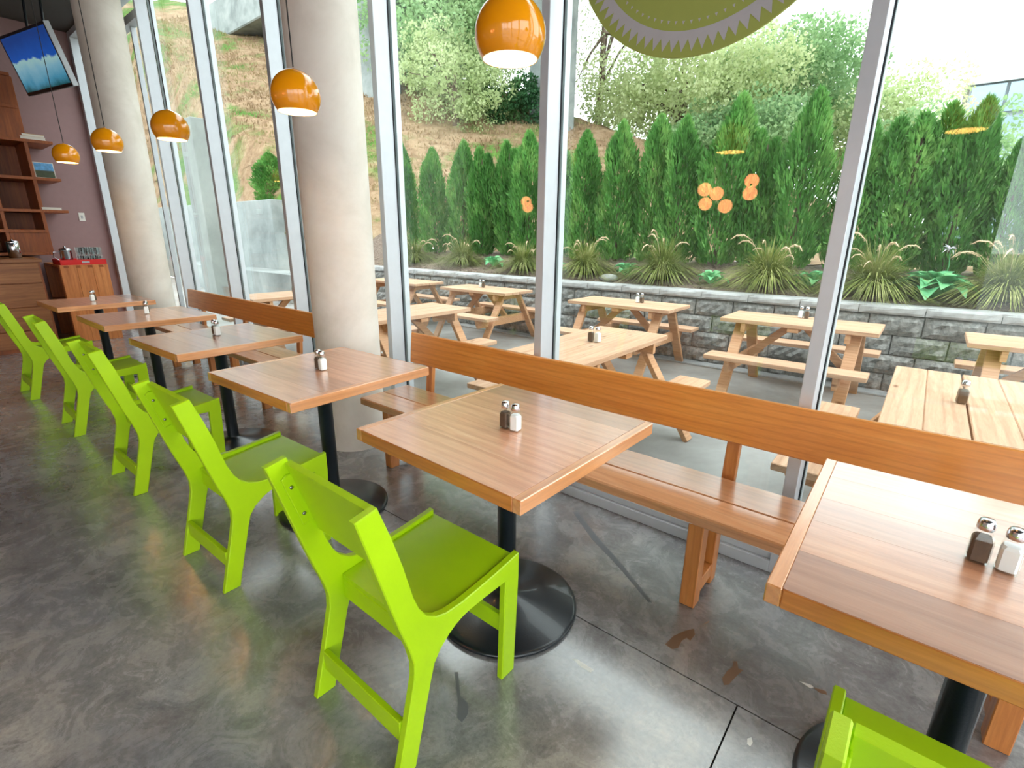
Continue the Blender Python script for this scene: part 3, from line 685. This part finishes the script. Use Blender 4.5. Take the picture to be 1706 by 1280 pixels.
# ================================================================== BENCHES
def bench(x0, x1, legs, label):
    o = empty('long_bench', ((x0+x1)/2, 1.0, 0), label, 'bench', 0, 'long cherry benches along the glass'); L = (x1-x0)/2; cx = (x0+x1)/2
    MB().box(-L, L, -.215, -.045, .405, .45, .006).build('seat_board', BENCHS, o)
    MB().box(-L, L, -.044, .160, .405, .45, .006).build('seat_board', BENCHS, o)
    M = Matrix.Translation((0, .205, .6)) @ Matrix.Rotation(-.10, 4, 'X')
    MB().box(-L, L, -.014, .012, 0, .202, .005, 0, M).build('back_board', BENCHW, o)
    for lx in legs:
        x = lx-cx
        f = empty_part('leg_frame', o)
        MB().box(x-.03, x+.03, -.15, -.085, 0, .405, .003).build('front_leg', BENCHZ, f)
        MB().box(x-.03, x+.03, .045, .11, 0, .405, .003).build('rear_leg', BENCHZ, f)
        MB().box(x-.028, x+.028, -.085, .045, .04, .10, .003).build('foot_rail', BENCHZ, f)
        MB().box(x-.028, x+.028, -.085, .045, .345, .405, .003).build('top_rail', BENCHZ, f)
        MB().beam((x, .214, .35), (x, .256, .78), .055, .030, (0, -1, 0), .003).build('back_post', BENCHZ, o)
    return o
def empty_part(name, parent):
    e = ob(name, None, parent); e.empty_display_size = .03; return e
bench(-.36, 3.3, (-.20, 1.73, 2.65), 'long cherry bench along the glass behind the nearest three tables')
bench(-4.32, -1.02, (-4.0, -2.95, -1.9), 'long cherry bench along the glass left of the near column')

# ================================================================== PICNIC TABLES
def picnic_proto():
    o = empty('picnic_table', (0, 0, 0), 'x', 'picnic table', 0, 'cedar picnic tables on the patio'); L = .625
    tpl = MB().box(-L, L, -.0735, .0735, 0, .038, .004).mesh('top_board', CEDAR)
    for yy in (-.2255, -.0775, .0775, .2255): ob('top_board', tpl, o, (0, yy, .712))
    sb = MB().box(-L, L, -.118, .118, 0, .038, .004).mesh('seat_board', CEDAR)
    for s in (-1, 1): ob('seat_board', sb, o, (0, s*.545, .412))
    for sx in (-1, 1):
        for s in (-1, 1):
            MB().beam((sx*.46, s*.155, .712), (sx*.46, s*.60, 0.0), .038, .095, (1, 0, 0), .003).build('leg', CEDARZ, o)
            lg = o.children[-1]; lgm = lg.data
            for v in lgm.vertices:
                v.co.z = max(v.co.z, 0.0); v.co.z = min(v.co.z, .711)
        b_ = MB(); y0 = .655; b_.prism([(-y0, .412), (y0, .412), (y0-.04, .30), (-y0+.04, .30)], sx*.46-sx*.040-.019, sx*.46-sx*.040+.019, .003); b_.build('seat_beam', CEDARZ, o)
        MB().box(sx*.415-.019, sx*.415+.019, -.29, .29, .632, .711, .003).build('top_cleat', CEDARZ, o)
        MB().beam((sx*.40, 0, .37), (sx*.06, 0, .70), .07, .038, (0, 1, 0), .003).build('brace', CEDARZ, o)
    MB().box(-.045, .045, -.29, .29, .674, .711, .003).build('centre_cleat', CEDARZ, o)
    return o
pp = picnic_proto()
pics = [(.457, 2.20, 90, 'picnic table end on to the glass behind the centre cafe table'), (2.485, 2.20, 90, 'picnic table end on to the glass at the right edge of the photo'), (-1.70, 2.24, 90, 'picnic table end on to the glass just right of the near column'),
        (-3.92, 2.25, 90, 'picnic table end on to the glass left of the near column'), (1.392, 4.34, 0, 'picnic table against the block wall crossed by the right mullion'), (-.40, 4.42, 0, 'picnic table against the block wall at the centre of the photo'),
        (3.18, 4.36, 0, 'picnic table against the block wall cut by the right photo edge'), (-2.62, 4.42, 0, 'picnic table against the block wall left of the pendant mullion'), (-4.42, 4.42, 0, 'picnic table against the block wall nearest the left end')]
for i, (x, y, a, lab) in enumerate(pics):
    t = pp if i == 0 else copy_tree(pp)
    t.location = (x, y, PZ); t.rotation_euler = (0, 0, math.radians(a)); t['label'] = lab

# ================================================================== SHAKERS
def shaker_proto(fill, nm):
    o = empty(nm, (0, 0, 0), 'x', 'shaker')
    a = .0175; b_ = MB()
    ring = lambda r, c, z: [(r, -c, z), (r, c, z), (c, r, z), (-c, r, z), (-r, c, z), (-r, -c, z), (-c, -r, z), (c, -r, z)]
    def loft(rings, mi=0):
        m = MB(); vs = [p for r in rings for p in r]; n = 8; fs = []
        for k in range(len(rings)-1):
            for i in range(n): fs.append((k*n+i, k*n+(i+1) % n, (k+1)*n+(i+1) % n, (k+1)*n+i))
        fs.append(tuple(range(n))[::-1]); fs.append(tuple(range((len(rings)-1)*n, len(rings)*n))); m.add(vs, fs); return m
    loft([ring(.0165, .012, 0), ring(.0185, .0135, .003), ring(.0185, .0135, .055), ring(.015, .009, .068), ring(.0125, .006, .074), ring(.0125, .006, .078)]).build('jar', JAR, o)
    loft([ring(.0145, .0105, .004), ring(.0162, .0118, .006), ring(.0162, .0118, .052), ring(.0135, .008, .060)]).build('filling', fill, o)
    MB().lathe([(.0145, .076), (.0155, .078), (.0155, .088), (.0145, .090), (.0145, .094), (.011, .099), (.001, .1005)], 20).build('lid', CHROME, o)
    return o
sp_ = shaker_proto(SALT, 'salt_shaker'); pp_ = shaker_proto(PEPPER, 'pepper_shaker'); first = {0: True, 1: True}
where = ['the nearest cafe table', 'the centre cafe table', 'the cafe table beside the near column', 'the third farthest cafe table', 'the second farthest cafe table', 'the farthest cafe table']
def put(kind, x, y, z, where_, s=1.0):
    P = sp_ if kind == 0 else pp_
    o = P if first[kind] else copy_tree(P); first[kind] = False
    o.location = (x, y, z); o.rotation_euler = (0, 0, rnd.uniform(-.25, .25)); o.scale = (s, s, s)
    o['group'] = 'salt shakers' if kind == 0 else 'pepper shakers'
    o['label'] = ('glass salt shaker on ' if kind == 0 else 'glass pepper shaker on ')+where_
for (k, x, y, i) in [(1, 2.431, .449, 0), (0, 2.476, .440, 0), (1, 1.169, .377, 1), (0, 1.216, .376, 1), (1, -.068, .376, 2), (0, -.022, .370, 2), (1, -1.392, .392, 3), (0, -1.344, .388, 3), (1, -2.80, .395, 4), (0, -2.745, .378, 4), (0, -4.03, .287, 5), (1, -4.08, .31, 5)]:
    put(k, x, y, TH, where[i])
TZ = PZ+.75
for (k, x, y, w_) in [(1, .438, 2.198, 'the picnic table behind the centre cafe table'), (0, .489, 2.205, 'the picnic table behind the centre cafe table'), (1, 2.462, 2.132, 'the rightmost picnic table by the glass'),
                      (0, -.30, 4.47, 'the centre picnic table against the block wall'), (1, -.25, 4.48, 'the centre picnic table against the block wall'), (0, 1.36, 4.52, 'the picnic table crossed by the right mullion'), (1, 1.41, 4.52, 'the picnic table crossed by the right mullion'),
                      (0, -2.76, 4.47, 'the picnic table left of the pendant mullion'), (1, -2.70, 4.47, 'the picnic table left of the pendant mullion'), (0, -4.40, 4.45, 'the leftmost picnic table against the block wall'),
                      (1, -4.02, 2.32, 'the picnic table left of the near column'), (0, -3.96, 2.33, 'the picnic table left of the near column')]:
    put(k, x, y, TZ, w_, 1.12)

# ================================================================== PENDANTS
def pendant_proto():
    o = empty('pendant_lamp', (0, 0, 0), 'x', 'lamp', 0, 'orange globe pendant lamps over the tables'); R = .102
    a0 = math.radians(-38); pr = []
    for k in range(25):
        t = a0+(math.pi/2-a0)*k/24; pr.append((max(.001, R*math.cos(t)), R*math.sin(t)))
    MB().lathe(pr, 48, cap=False).build('shade', ORANGE, o); sh = o.children[0]
    MB().lathe([(r*.975, z*.975) if i else (r*.985, z) for i, (r, z) in enumerate(pr)], 48, cap=False).build('lining', LAMPIN, sh)
    MB().lathe([(R*math.cos(a0)*.972, R*math.sin(a0)), (R*math.cos(a0)*1.006, R*math.sin(a0)-.0012), (R*math.cos(a0)*1.006, R*math.sin(a0)+.0025)], 48, cap=False).build('rim', LAMPIN, sh)
    MB().lathe([(.001, -.045), (.018, -.04), (.028, -.022), (.028, -.006), (.018, .012), (.013, .03), (.013, .045)], 20).build('bulb', BULB, o)
    MB().lathe([(.017, .03), (.019, .05), (.019, .096), (.010, .103), (.005, .106), (.001, .107)], 20).build('socket', ORANGE, o)
    MB().tube([(0, 0, .11), (0, 0, 1.92)], .003, 6).build('cord', CORD, o)
    MB().lathe([(.05, 2.0), (.05, 1.985), (.02, 1.96), (.004, 1.93)][::-1], 24).build('canopy', BLACK, o)
    return o
pos = [(850, 58), (493, 160), (284, 214), (179, 237.5), (110, 259)]
plab = ['nearest orange globe pendant lamp at the top centre of the photo', 'orange globe pendant lamp in front of the near concrete column', 'orange globe pendant lamp just right of the far concrete column', 'orange globe pendant lamp in front of the far concrete column', 'farthest orange globe pendant lamp before the mauve wall']
pn = pendant_proto()
for i, (u, v) in enumerate(pos):
    o = pn if i == 0 else copy_tree(pn); d = ray(u, v); p = at_y(u, v, .38)
    o.location = (p.x, .38, p.z); o['label'] = plab[i]
    k = (ZC-p.z)/2.0
    for ch in o.children:
        if ch.name.startswith('cord') or ch.name.startswith('canopy'): ch.scale = (1, 1, k)
o = copy_tree(pn); o.location = (2.24, .38, 1.985); o['label'] = 'orange globe pendant lamp above the nearest table, above the photo edge'

# ================================================================== ROUND SIGN ON THE GLASS
sg = empty('round_sign', (1.33, GLY-.03, 2.742), 'round olive green sign with a pale sawtooth ring hanging at the glass', 'sign')
SR = .60
def disc(r, y0, y1, n=96):
    m = MB(); vs = [(r*math.cos(2*math.pi*i/n), y, r*math.sin(2*math.pi*i/n)) for y in (y0, y1) for i in range(n)]
    fs = [(i, (i+1) % n, n+(i+1) % n, n+i) for i in range(n)]+[tuple(range(n))[::-1], tuple(range(n, 2*n))]; m.add(vs, fs); return m
disc(SR, 0, .012).build('disc', SIGNG, sg)
rg = MB(); nT = 84; r_in = .505
vs = []; fs = []
for i in range(nT):
    a0, a1 = 2*math.pi*i/nT, 2*math.pi*(i+1)/nT; am = (a0+a1)/2
    P = lambda r, a: (r*math.cos(a), -.0012, r*math.sin(a))
    k = len(vs); vs += [P(r_in, a0), P(r_in, am), P(r_in, a1), P(.535, a0), P(.582, am), P(.535, a1)]
    fs += [(k, k+1, k+4, k+3), (k+1, k+2, k+5, k+4)]
rg.add(vs, fs); rg.build('sawtooth_ring', SIGNW, sg)
dm = MB().add([(-.006, 0, -.005), (.006, 0, -.005), (0, 0, .008)], [(0, 1, 2)]).mesh('dot', SIGNW)
for i in range(90):
    a = 2*math.pi*(i+.5)/90; ob('dot', dm, sg, (.475*math.cos(a), -.0012, .475*math.sin(a)), (0, math.pi/2-a, 0))

# ================================================================== LEFT END: dresser, shelves, counter, screen
dr = empty('dresser', (-6.85, .72, 0), 'tall wooden dresser with dovetailed front carrying the red crate', 'dresser')
D0, D1, H_ = -.25, .25, 1.0
for z0, z1 in ((.52, 1.0), (.0, .50)):
    n = 3
    for i in range(n):
        MB().box(.475, .50, D0+i*.5/n+.001, D0+(i+1)*.5/n-.001, z0, z1, .002).build('front_board', DRESSW, dr)
MB().box(-.5, .475, D1-.025, D1, 0, H_, .002).build('side_board', DRESSW, dr); MB().box(-.5, .475, D0, D1-.025, H_-.03, H_, .002).build('top_board', DRESSW, dr)
MB().box(-.5, .475, D0, D1-.025, .49, .52, .002).build('shelf', DRESSW, dr); MB().box(-.5, -.47, D0, D1-.025, 0, H_, .002).build('back_board', DRESSW, dr); MB().box(.42, .474, D0, D0+.03, 0, .97, .002).build('corner_post', DRESSW, dr)
for i in range(4): MB().box(.5, .502, D0+.04+i*.12, D0+.09+i*.12, .965, .995).build('dovetail', SHELFW, dr)
for i in range(2): MB().box(.5, .502, D0+.05+i*.12, D0+.10+i*.12, .53, .56).build('dovetail', SHELFW, dr)
cr = empty('red_crate', (-6.62, .73, 1.0), 'shallow red plastic crate on top of the dresser', 'crate')
MB().box(-.22, .24, -.24, .24, 0, .012, .002).box(-.22, .24, -.24, -.228, .012, .066, .002).box(-.22, .24, .228, .24, .012, .066, .002).box(-.22, -.208, -.228, .228, .012, .066, .002).box(.228, .24, -.228, .228, .012, .066, .002).build('body', RED, cr)
MB().box(.2402, .242, -.02, .06, .02, .045).build('plate', SIGNW, cr)
tum = MB().lathe([(.024, 0), (.033, .10), (.0315, .10), (.023, .006), (.001, .006)], 16, cap=False).mesh('tumbler', JAR)
for k in range(2):
    for i in range(5):
        o = ob('tumbler', tum, None, (-6.45-.09*k, .72+i*.052, 1.012)); rw_ = ['front', 'back'][k]; od = ['first', 'second', 'third', 'fourth', 'fifth'][i]
        tag(o, 'clear glass tumbler, %s from the left in the %s row of the red crate' % (od, rw_), 'glass', 'tumblers standing in the red crate')
        o = ob('tumbler', tum, None, (-6.45-.09*k, .72+i*.052, 1.118)); tag(o, 'clear glass tumbler stacked on the %s one of the %s row' % (od, rw_), 'glass', 'tumblers standing in the red crate')
pot = empty('steel_pot', (-6.45, .58, 1.012), 'polished steel pot left of the tumblers on the red crate', 'pot')
MB().lathe([(.001, 0), (.052, 0), (.062, .01), (.062, .17), (.066, .175), (.060, .172)], 28, cap=False).build('body', CHROME, pot)
MB().lathe([(.064, .176), (.06, .19), (.02, .2), (.012, .205), (.014, .22), (.001, .224)], 24, cap=False).build('lid', CHROME, pot)
MB().tube([(0, -.06, .15), (0, -.12, .15), (0, -.13, .09), (0, -.065, .04)], .007, 6).build('handle', CHROME, pot)

ct = empty('counter', (-6.72, -1.6, 0), 'wooden counter with wide drawer fronts below the shelves', 'counter')
MB().box(-.6, .6, -2.2, 1.86, .0, 1.06).build('body', SHELFW, ct); MB().box(-.6, .64, -2.22, 1.88, 1.06, 1.10, .003).build('worktop', COUNTW, ct)
for z0, z1 in ((.05, .25), (.26, .53), (.54, .81), (.82, 1.05)):
    for y0, y1 in ((-2.18, -.85), (-.83, .5), (.52, 1.84)):
        MB().box(.6, .622, y0, y1, z0, z1, .003).build('drawer', COUNTW, ct)
bs = empty('bookshelf', (-7.08, -.6, 1.1), 'tall warm wooden wall shelf with stepped ends above the counter', 'shelf')
sx0, sx1 = -.32, .32
for z in (.02, .30, .55, .94, 1.38, 1.75, 2.1): MB().box(sx0, sx1+.02, -1.9, 1.36 if z in (.55, .94, 1.38) else 1.1, z, z+.035, .002).build('shelf_board', SHELFW, bs)
for y in (-1.9, -1.3, -.72, -.15, .38, .72, 1.1): MB().box(sx0, sx1, y-.018, y+.018, .055, 2.1, .002).build('divider', SHELFW, bs)
MB().box(sx0, sx0+.02, -1.9, 1.1, .02, 2.1).build('back_panel', SHELFW, bs)
MB().box(sx1-.02, sx1, .74, 1.085, .055, .30, .002).build('front_panel', SHELFW, bs); MB().box(sx1-.02, sx1, .74, 1.085, 1.415, 2.1, .002).build('front_panel', SHELFW, bs)
# things on the shelves
bmat = [plain('book_a', (214, 206, 196), .7), plain('book_b', (150, 60, 40), .7), plain('book_c', (60, 90, 110), .7), plain('book_d', (190, 150, 90), .7)]
def book(x, y, z, lx, ly, lz, m, lab, rz=0):
    o = empty('book', (x, y, z), lab, 'book', rz, 'books on the wooden shelf')
    MB().box(-lx/2, lx/2, -ly/2, ly/2, 0, lz*.12, .001).build('cover', bmat[m], o); MB().box(-lx/2, lx/2, -ly/2, ly/2, lz*.88, lz, .001).build('cover', bmat[m], o); MB().box(-lx/2+.004, lx/2-.004, -ly/2+.004, ly/2-.004, lz*.12, lz*.88).build('pages', bmat[0], o)
zs = 1.1+1.015
book(-6.86, .58, 1.1+1.4155, .22, .24, .035, 0, 'pale book lying on the shelf behind the farthest pendant')
book(-6.86, .58, 1.1+1.451, .2, .22, .03, 3, 'tan book on top of the pale book behind the farthest pendant', .1)
book(-6.84, .6, 1.1+.5855, .18, .2, .03, 0, 'pale book lying on the lower shelf end beside the switch')
pc = empty('picture_card', (-6.80, .56, 1.1+.655+.36), 'small picture card with blue sky leaning on the shelf end', 'picture')
def pic_mat():
    m, nt, b = newmat('card_picture'); v = coords(nt); sp = N(nt, 'ShaderNodeSeparateXYZ'); nt.links.new(v, sp.inputs[0])
    n = noise(nt, v, 18, 4); c = ramp(nt, sp.outputs[2], [(.085, s2l((60, 70, 40))), (.10, s2l((96, 160, 210)))]); c = mixc(nt, .5, c, ramp(nt, n, [(.4, (.4, .4, .4, 1)), (.6, (1.2, 1.2, 1.2, 1))]), 'MULTIPLY'); nt.links.new(c, b.inputs['Base Color']); return m
MB().box(-.004, 0, -.1, .1, 0, .19, .001).build('frame', bmat[0], pc); MB().box(0, .002, -.092, .092, .008, .182).build('print', pic_mat(), pc)
pc.location = (-6.82, .63, 1.1+.9755); pc.rotation_euler = (0, -.12, 0)
bot = [plain('bottle_green', (30, 50, 30), .1), plain('bottle_brown', (60, 30, 14), .1), plain('bottle_label', (220, 214, 200), .7), plain('bottle_red', (150, 30, 24), .2)]
def bottle(y, z, m, lab, x=-6.88):
    o = empty('bottle', (x, y, z), lab, 'bottle', 0, 'bottles on the wooden shelf')
    MB().lathe([(.001, 0), (.036, 0), (.038, .006), (.038, .16), (.030, .19), (.014, .215), (.013, .27), (.001, .27)], 18).build('body', bot[m], o); MB().lathe([(.0385, .05), (.0385, .13)], 18, cap=False).build('paper_label', bot[2], o)
    MB().lathe([(.015, .262), (.015, .285), (.001, .286)], 14).build('cap', bot[3], o)
for i, (y, z, m, lab) in enumerate([(.28, 1.1+.0555, 0, 'dark green bottle on the lowest shelf beside the front panel'), (.0, 1.1+.5855, 1, 'brown bottle on the second shelf left of the panel'), (.10, 1.1+.5855, 0, 'green bottle on the second shelf beside the brown one'), (-.5, 1.1+.5855, 3, 'red bottle on the second shelf at the photo edge'), (-.05, 1.1+.9755, 1, 'brown bottle on the third shelf at the photo edge'), (.02, 1.1+1.4155, 0, 'green bottle on the fourth shelf under the screen')]):
    bottle(y-.0, z, m, lab)
can = empty('steel_canister', (-6.42, .1, 1.1), 'polished steel canister standing on the counter', 'canister')
MB().lathe([(.001, 0), (.06, 0), (.06, .18), (.055, .185)], 24).build('body', CHROME, can); MB().lathe([(.062, .18), (.062, .20), (.01, .205), (.01, .22), (.001, .22)], 24).build('lid', CHROME, can)
mc = empty('coffee_grinder', (-6.5, -.22, 1.1), 'dark green machine standing on the counter at the photo edge', 'machine')
MB().box(-.14, .14, -.17, .17, 0, .2, .01).build('body', plain('machine_green', (24, 56, 54), .35), mc); MB().box(-.12, .12, -.15, .15, .2, .235, .006).build('lid', DARKP, mc); MB().lathe([(.015, 0), (.015, .02)], 12, (.14, 0, .1)).build('knob', CHROME, mc)
sw = empty('light_switch', (XL, 1.02, 1.62), 'small white light switch on the mauve wall', 'switch')
MB().box(0, .008, -.035, .035, -.058, .058, .002).build('plate', WHITEW, sw); MB().box(.008, .013, -.012, .012, -.022, .022, .002).build('rocker', SIGNW, sw)
# screen hanging from the ceiling, tilted down toward the room
b0 = Vector((-6.65, .66, 3.0)); b1 = Vector((-5.6, .89, 3.0)); t0 = Vector((-6.68, .50, 3.56)); ax = (b1-b0).normalized(); up = (t0-b0); up -= ax*up.dot(ax); up.normalize(); nn = ax.cross(up)
tv = empty('television', b0, 'flat television hung from the ceiling, tilted down, in the upper left corner', 'television')
Mtv = Matrix(((ax.x, nn.x, up.x, b0.x), (ax.y, nn.y, up.y, b0.y), (ax.z, nn.z, up.z, b0.z), (0, 0, 0, 1)))
tv.matrix_world = Mtv
def screen_mat():
    m, nt, b = newmat('tv_picture'); v = coords(nt); sp = N(nt, 'ShaderNodeSeparateXYZ'); nt.links.new(v, sp.inputs[0])
    n = noise(nt, v, 5, 4); a = N(nt, 'ShaderNodeMath', operation='MULTIPLY_ADD'); nt.links.new(n, a.inputs[0]); a.inputs[1].default_value = .18; nt.links.new(sp.outputs[2], a.inputs[2])
    c = ramp(nt, a.outputs[0], [(.10, s2l((12, 60, 50))), (.20, s2l((70, 140, 170))), (.32, s2l((120, 170, 190))), (.40, s2l((150, 190, 190))), (.42, s2l((24, 80, 170))), (.62, s2l((20, 60, 130)))])
    nt.links.new(c, b.inputs['Base Color']); nt.links.new(c, b.inputs['Emission Color']); b.inputs['Emission Strength'].default_value = .22; b.inputs['Roughness'].default_value = .15; return m
MB().box(0, 1.08, 0, .05, 0, .60, .004).build('body', DARKP, tv)
MB().box(.03, 1.05, .0495, .052, .035, .57).build('screen', screen_mat(), tv)
MB().box(1.08, 1.092, 0, .056, 0, .6, .002).build('side_bezel', ALU, tv)
for s in (.35, .73): MB().tube([(s, -.01, .3), (s, -.25, 1.02)], .014, 8).build('hanger', BLACK, tv)
# cluster of small glowing globes behind the camera, seen mirrored in the glass
GLOBE = emis('globe_glow', (255, 150, 104), 5.0)
gp = empty('globe_lamp', (0, -2.5, 1.8), 'x', 'lamp', 0, 'small glowing globe lamps mirrored in the glass')
MB().lathe([(.001, -.075)]+[(.075*math.cos(t), .075*math.sin(t)) for t in [-1.2+k*.24 for k in range(11)]]+[(.001, .075)], 24, cap=False).build('globe', GLOBE, gp)
MB().lathe([(.012, .07), (.014, .095), (.001, .10)], 12).build('cap', BLACK, gp)
MB().tube([(0, 0, .098), (0, 0, 1.0)], .003, 6).build('cord', CORD, gp)
for i, (x, z, lab) in enumerate([(.01, 1.81, 'glowing globe lamp, lower left of the mirrored cluster right of centre'), (.17, 1.91, 'glowing globe lamp, centre of the mirrored cluster right of centre'), (.32, 1.765, 'glowing globe lamp, lowest right of the mirrored cluster'), (.50, 2.04, 'glowing globe lamp, highest right of the mirrored cluster'), (.53, 1.90, 'glowing globe lamp, right below the highest mirrored one'), (.07, 1.95, 'glowing globe lamp, top left of the mirrored cluster right of centre'), (-2.695, 1.92, 'glowing globe lamp, upper one mirrored left of the pendant mullion'), (-2.57, 1.83, 'glowing globe lamp, lower one mirrored left of the pendant mullion')]):
    o = gp if i == 0 else copy_tree(gp); o.location = (x, -2.5+(i % 3)*.12-.1, z); o['label'] = lab
    for ch in o.children:
        if ch.name.startswith('cord'): ch.scale = (1, 1, (ZC-z)/1.0)

# marks on the floor: peeled sealer patches, a paint dash and flecks
STB = plain('sealer_patch', (122, 92, 68), .45); STW = plain('paint_fleck', (226, 226, 222), .6)
def mark(pts, m, nm):
    P = [CAM+ray(u, v)*(-CAM.z/ray(u, v).z) for u, v in pts]; n = len(P)
    c = sum(P, Vector())/n; b_ = MB(); vs = [(p.x-c.x, p.y-c.y, .0006) for p in P]+[(p.x-c.x, p.y-c.y, 0) for p in P]
    ar = sum(vs[i][0]*vs[(i+1) % n][1]-vs[(i+1) % n][0]*vs[i][1] for i in range(n)); top = tuple(range(n)) if ar > 0 else tuple(range(n))[::-1]
    b_.add(vs, [top]+[(i, (i+1) % n, n+(i+1) % n, n+i) for i in range(n)]); b_.build(nm, m, fo, (c.x, c.y, 0))
mark([(1108, 1074), (1122, 1060), (1140, 1052), (1156, 1048), (1158, 1058), (1150, 1068), (1144, 1063), (1136, 1068), (1130, 1080), (1120, 1082)], STB, 'sealer_patch')
mark([(1172, 1040), (1182, 1034), (1180, 1038)], STB, 'sealer_patch')
mark([(1203, 1130), (1212, 1118), (1220, 1112), (1222, 1102), (1228, 1102), (1230, 1114), (1238, 1117), (1226, 1128), (1214, 1141), (1206, 1142)], STB, 'sealer_patch')
mark([(953, 1098), (962, 1099), (990, 1117), (984, 1121), (966, 1110)], STW, 'paint_dash')
mark([(1331, 1135), (1352, 1142), (1356, 1146), (1350, 1147)], STW, 'paint_dash')
mark([(1353, 1145), (1376, 1152), (1378, 1158), (1366, 1155)], STB, 'sealer_patch')
mark([(1245, 1231), (1252, 1229), (1254, 1238), (1250, 1244), (1245, 1240)], STW, 'paint_fleck')
mark([(1139, 992), (1143, 992), (1143, 995), (1139, 995)], GROOVE, 'dirt_spot')
DARKM = plain('dark_grey_mark', (100, 102, 106), .3)
mark([(757, 1120), (763, 1120), (767, 1160), (779, 1172), (780, 1190), (770, 1204), (761, 1196), (763, 1172)], DARKM, 'dark_mark')  # dark stain on the concrete
mark([(955, 854), (962, 853), (1000, 900), (1040, 945), (1086, 1004), (1080, 1004), (1028, 942), (985, 897)], DARKM, 'dark_mark')  # narrow dark grey streak running diagonally across the floor
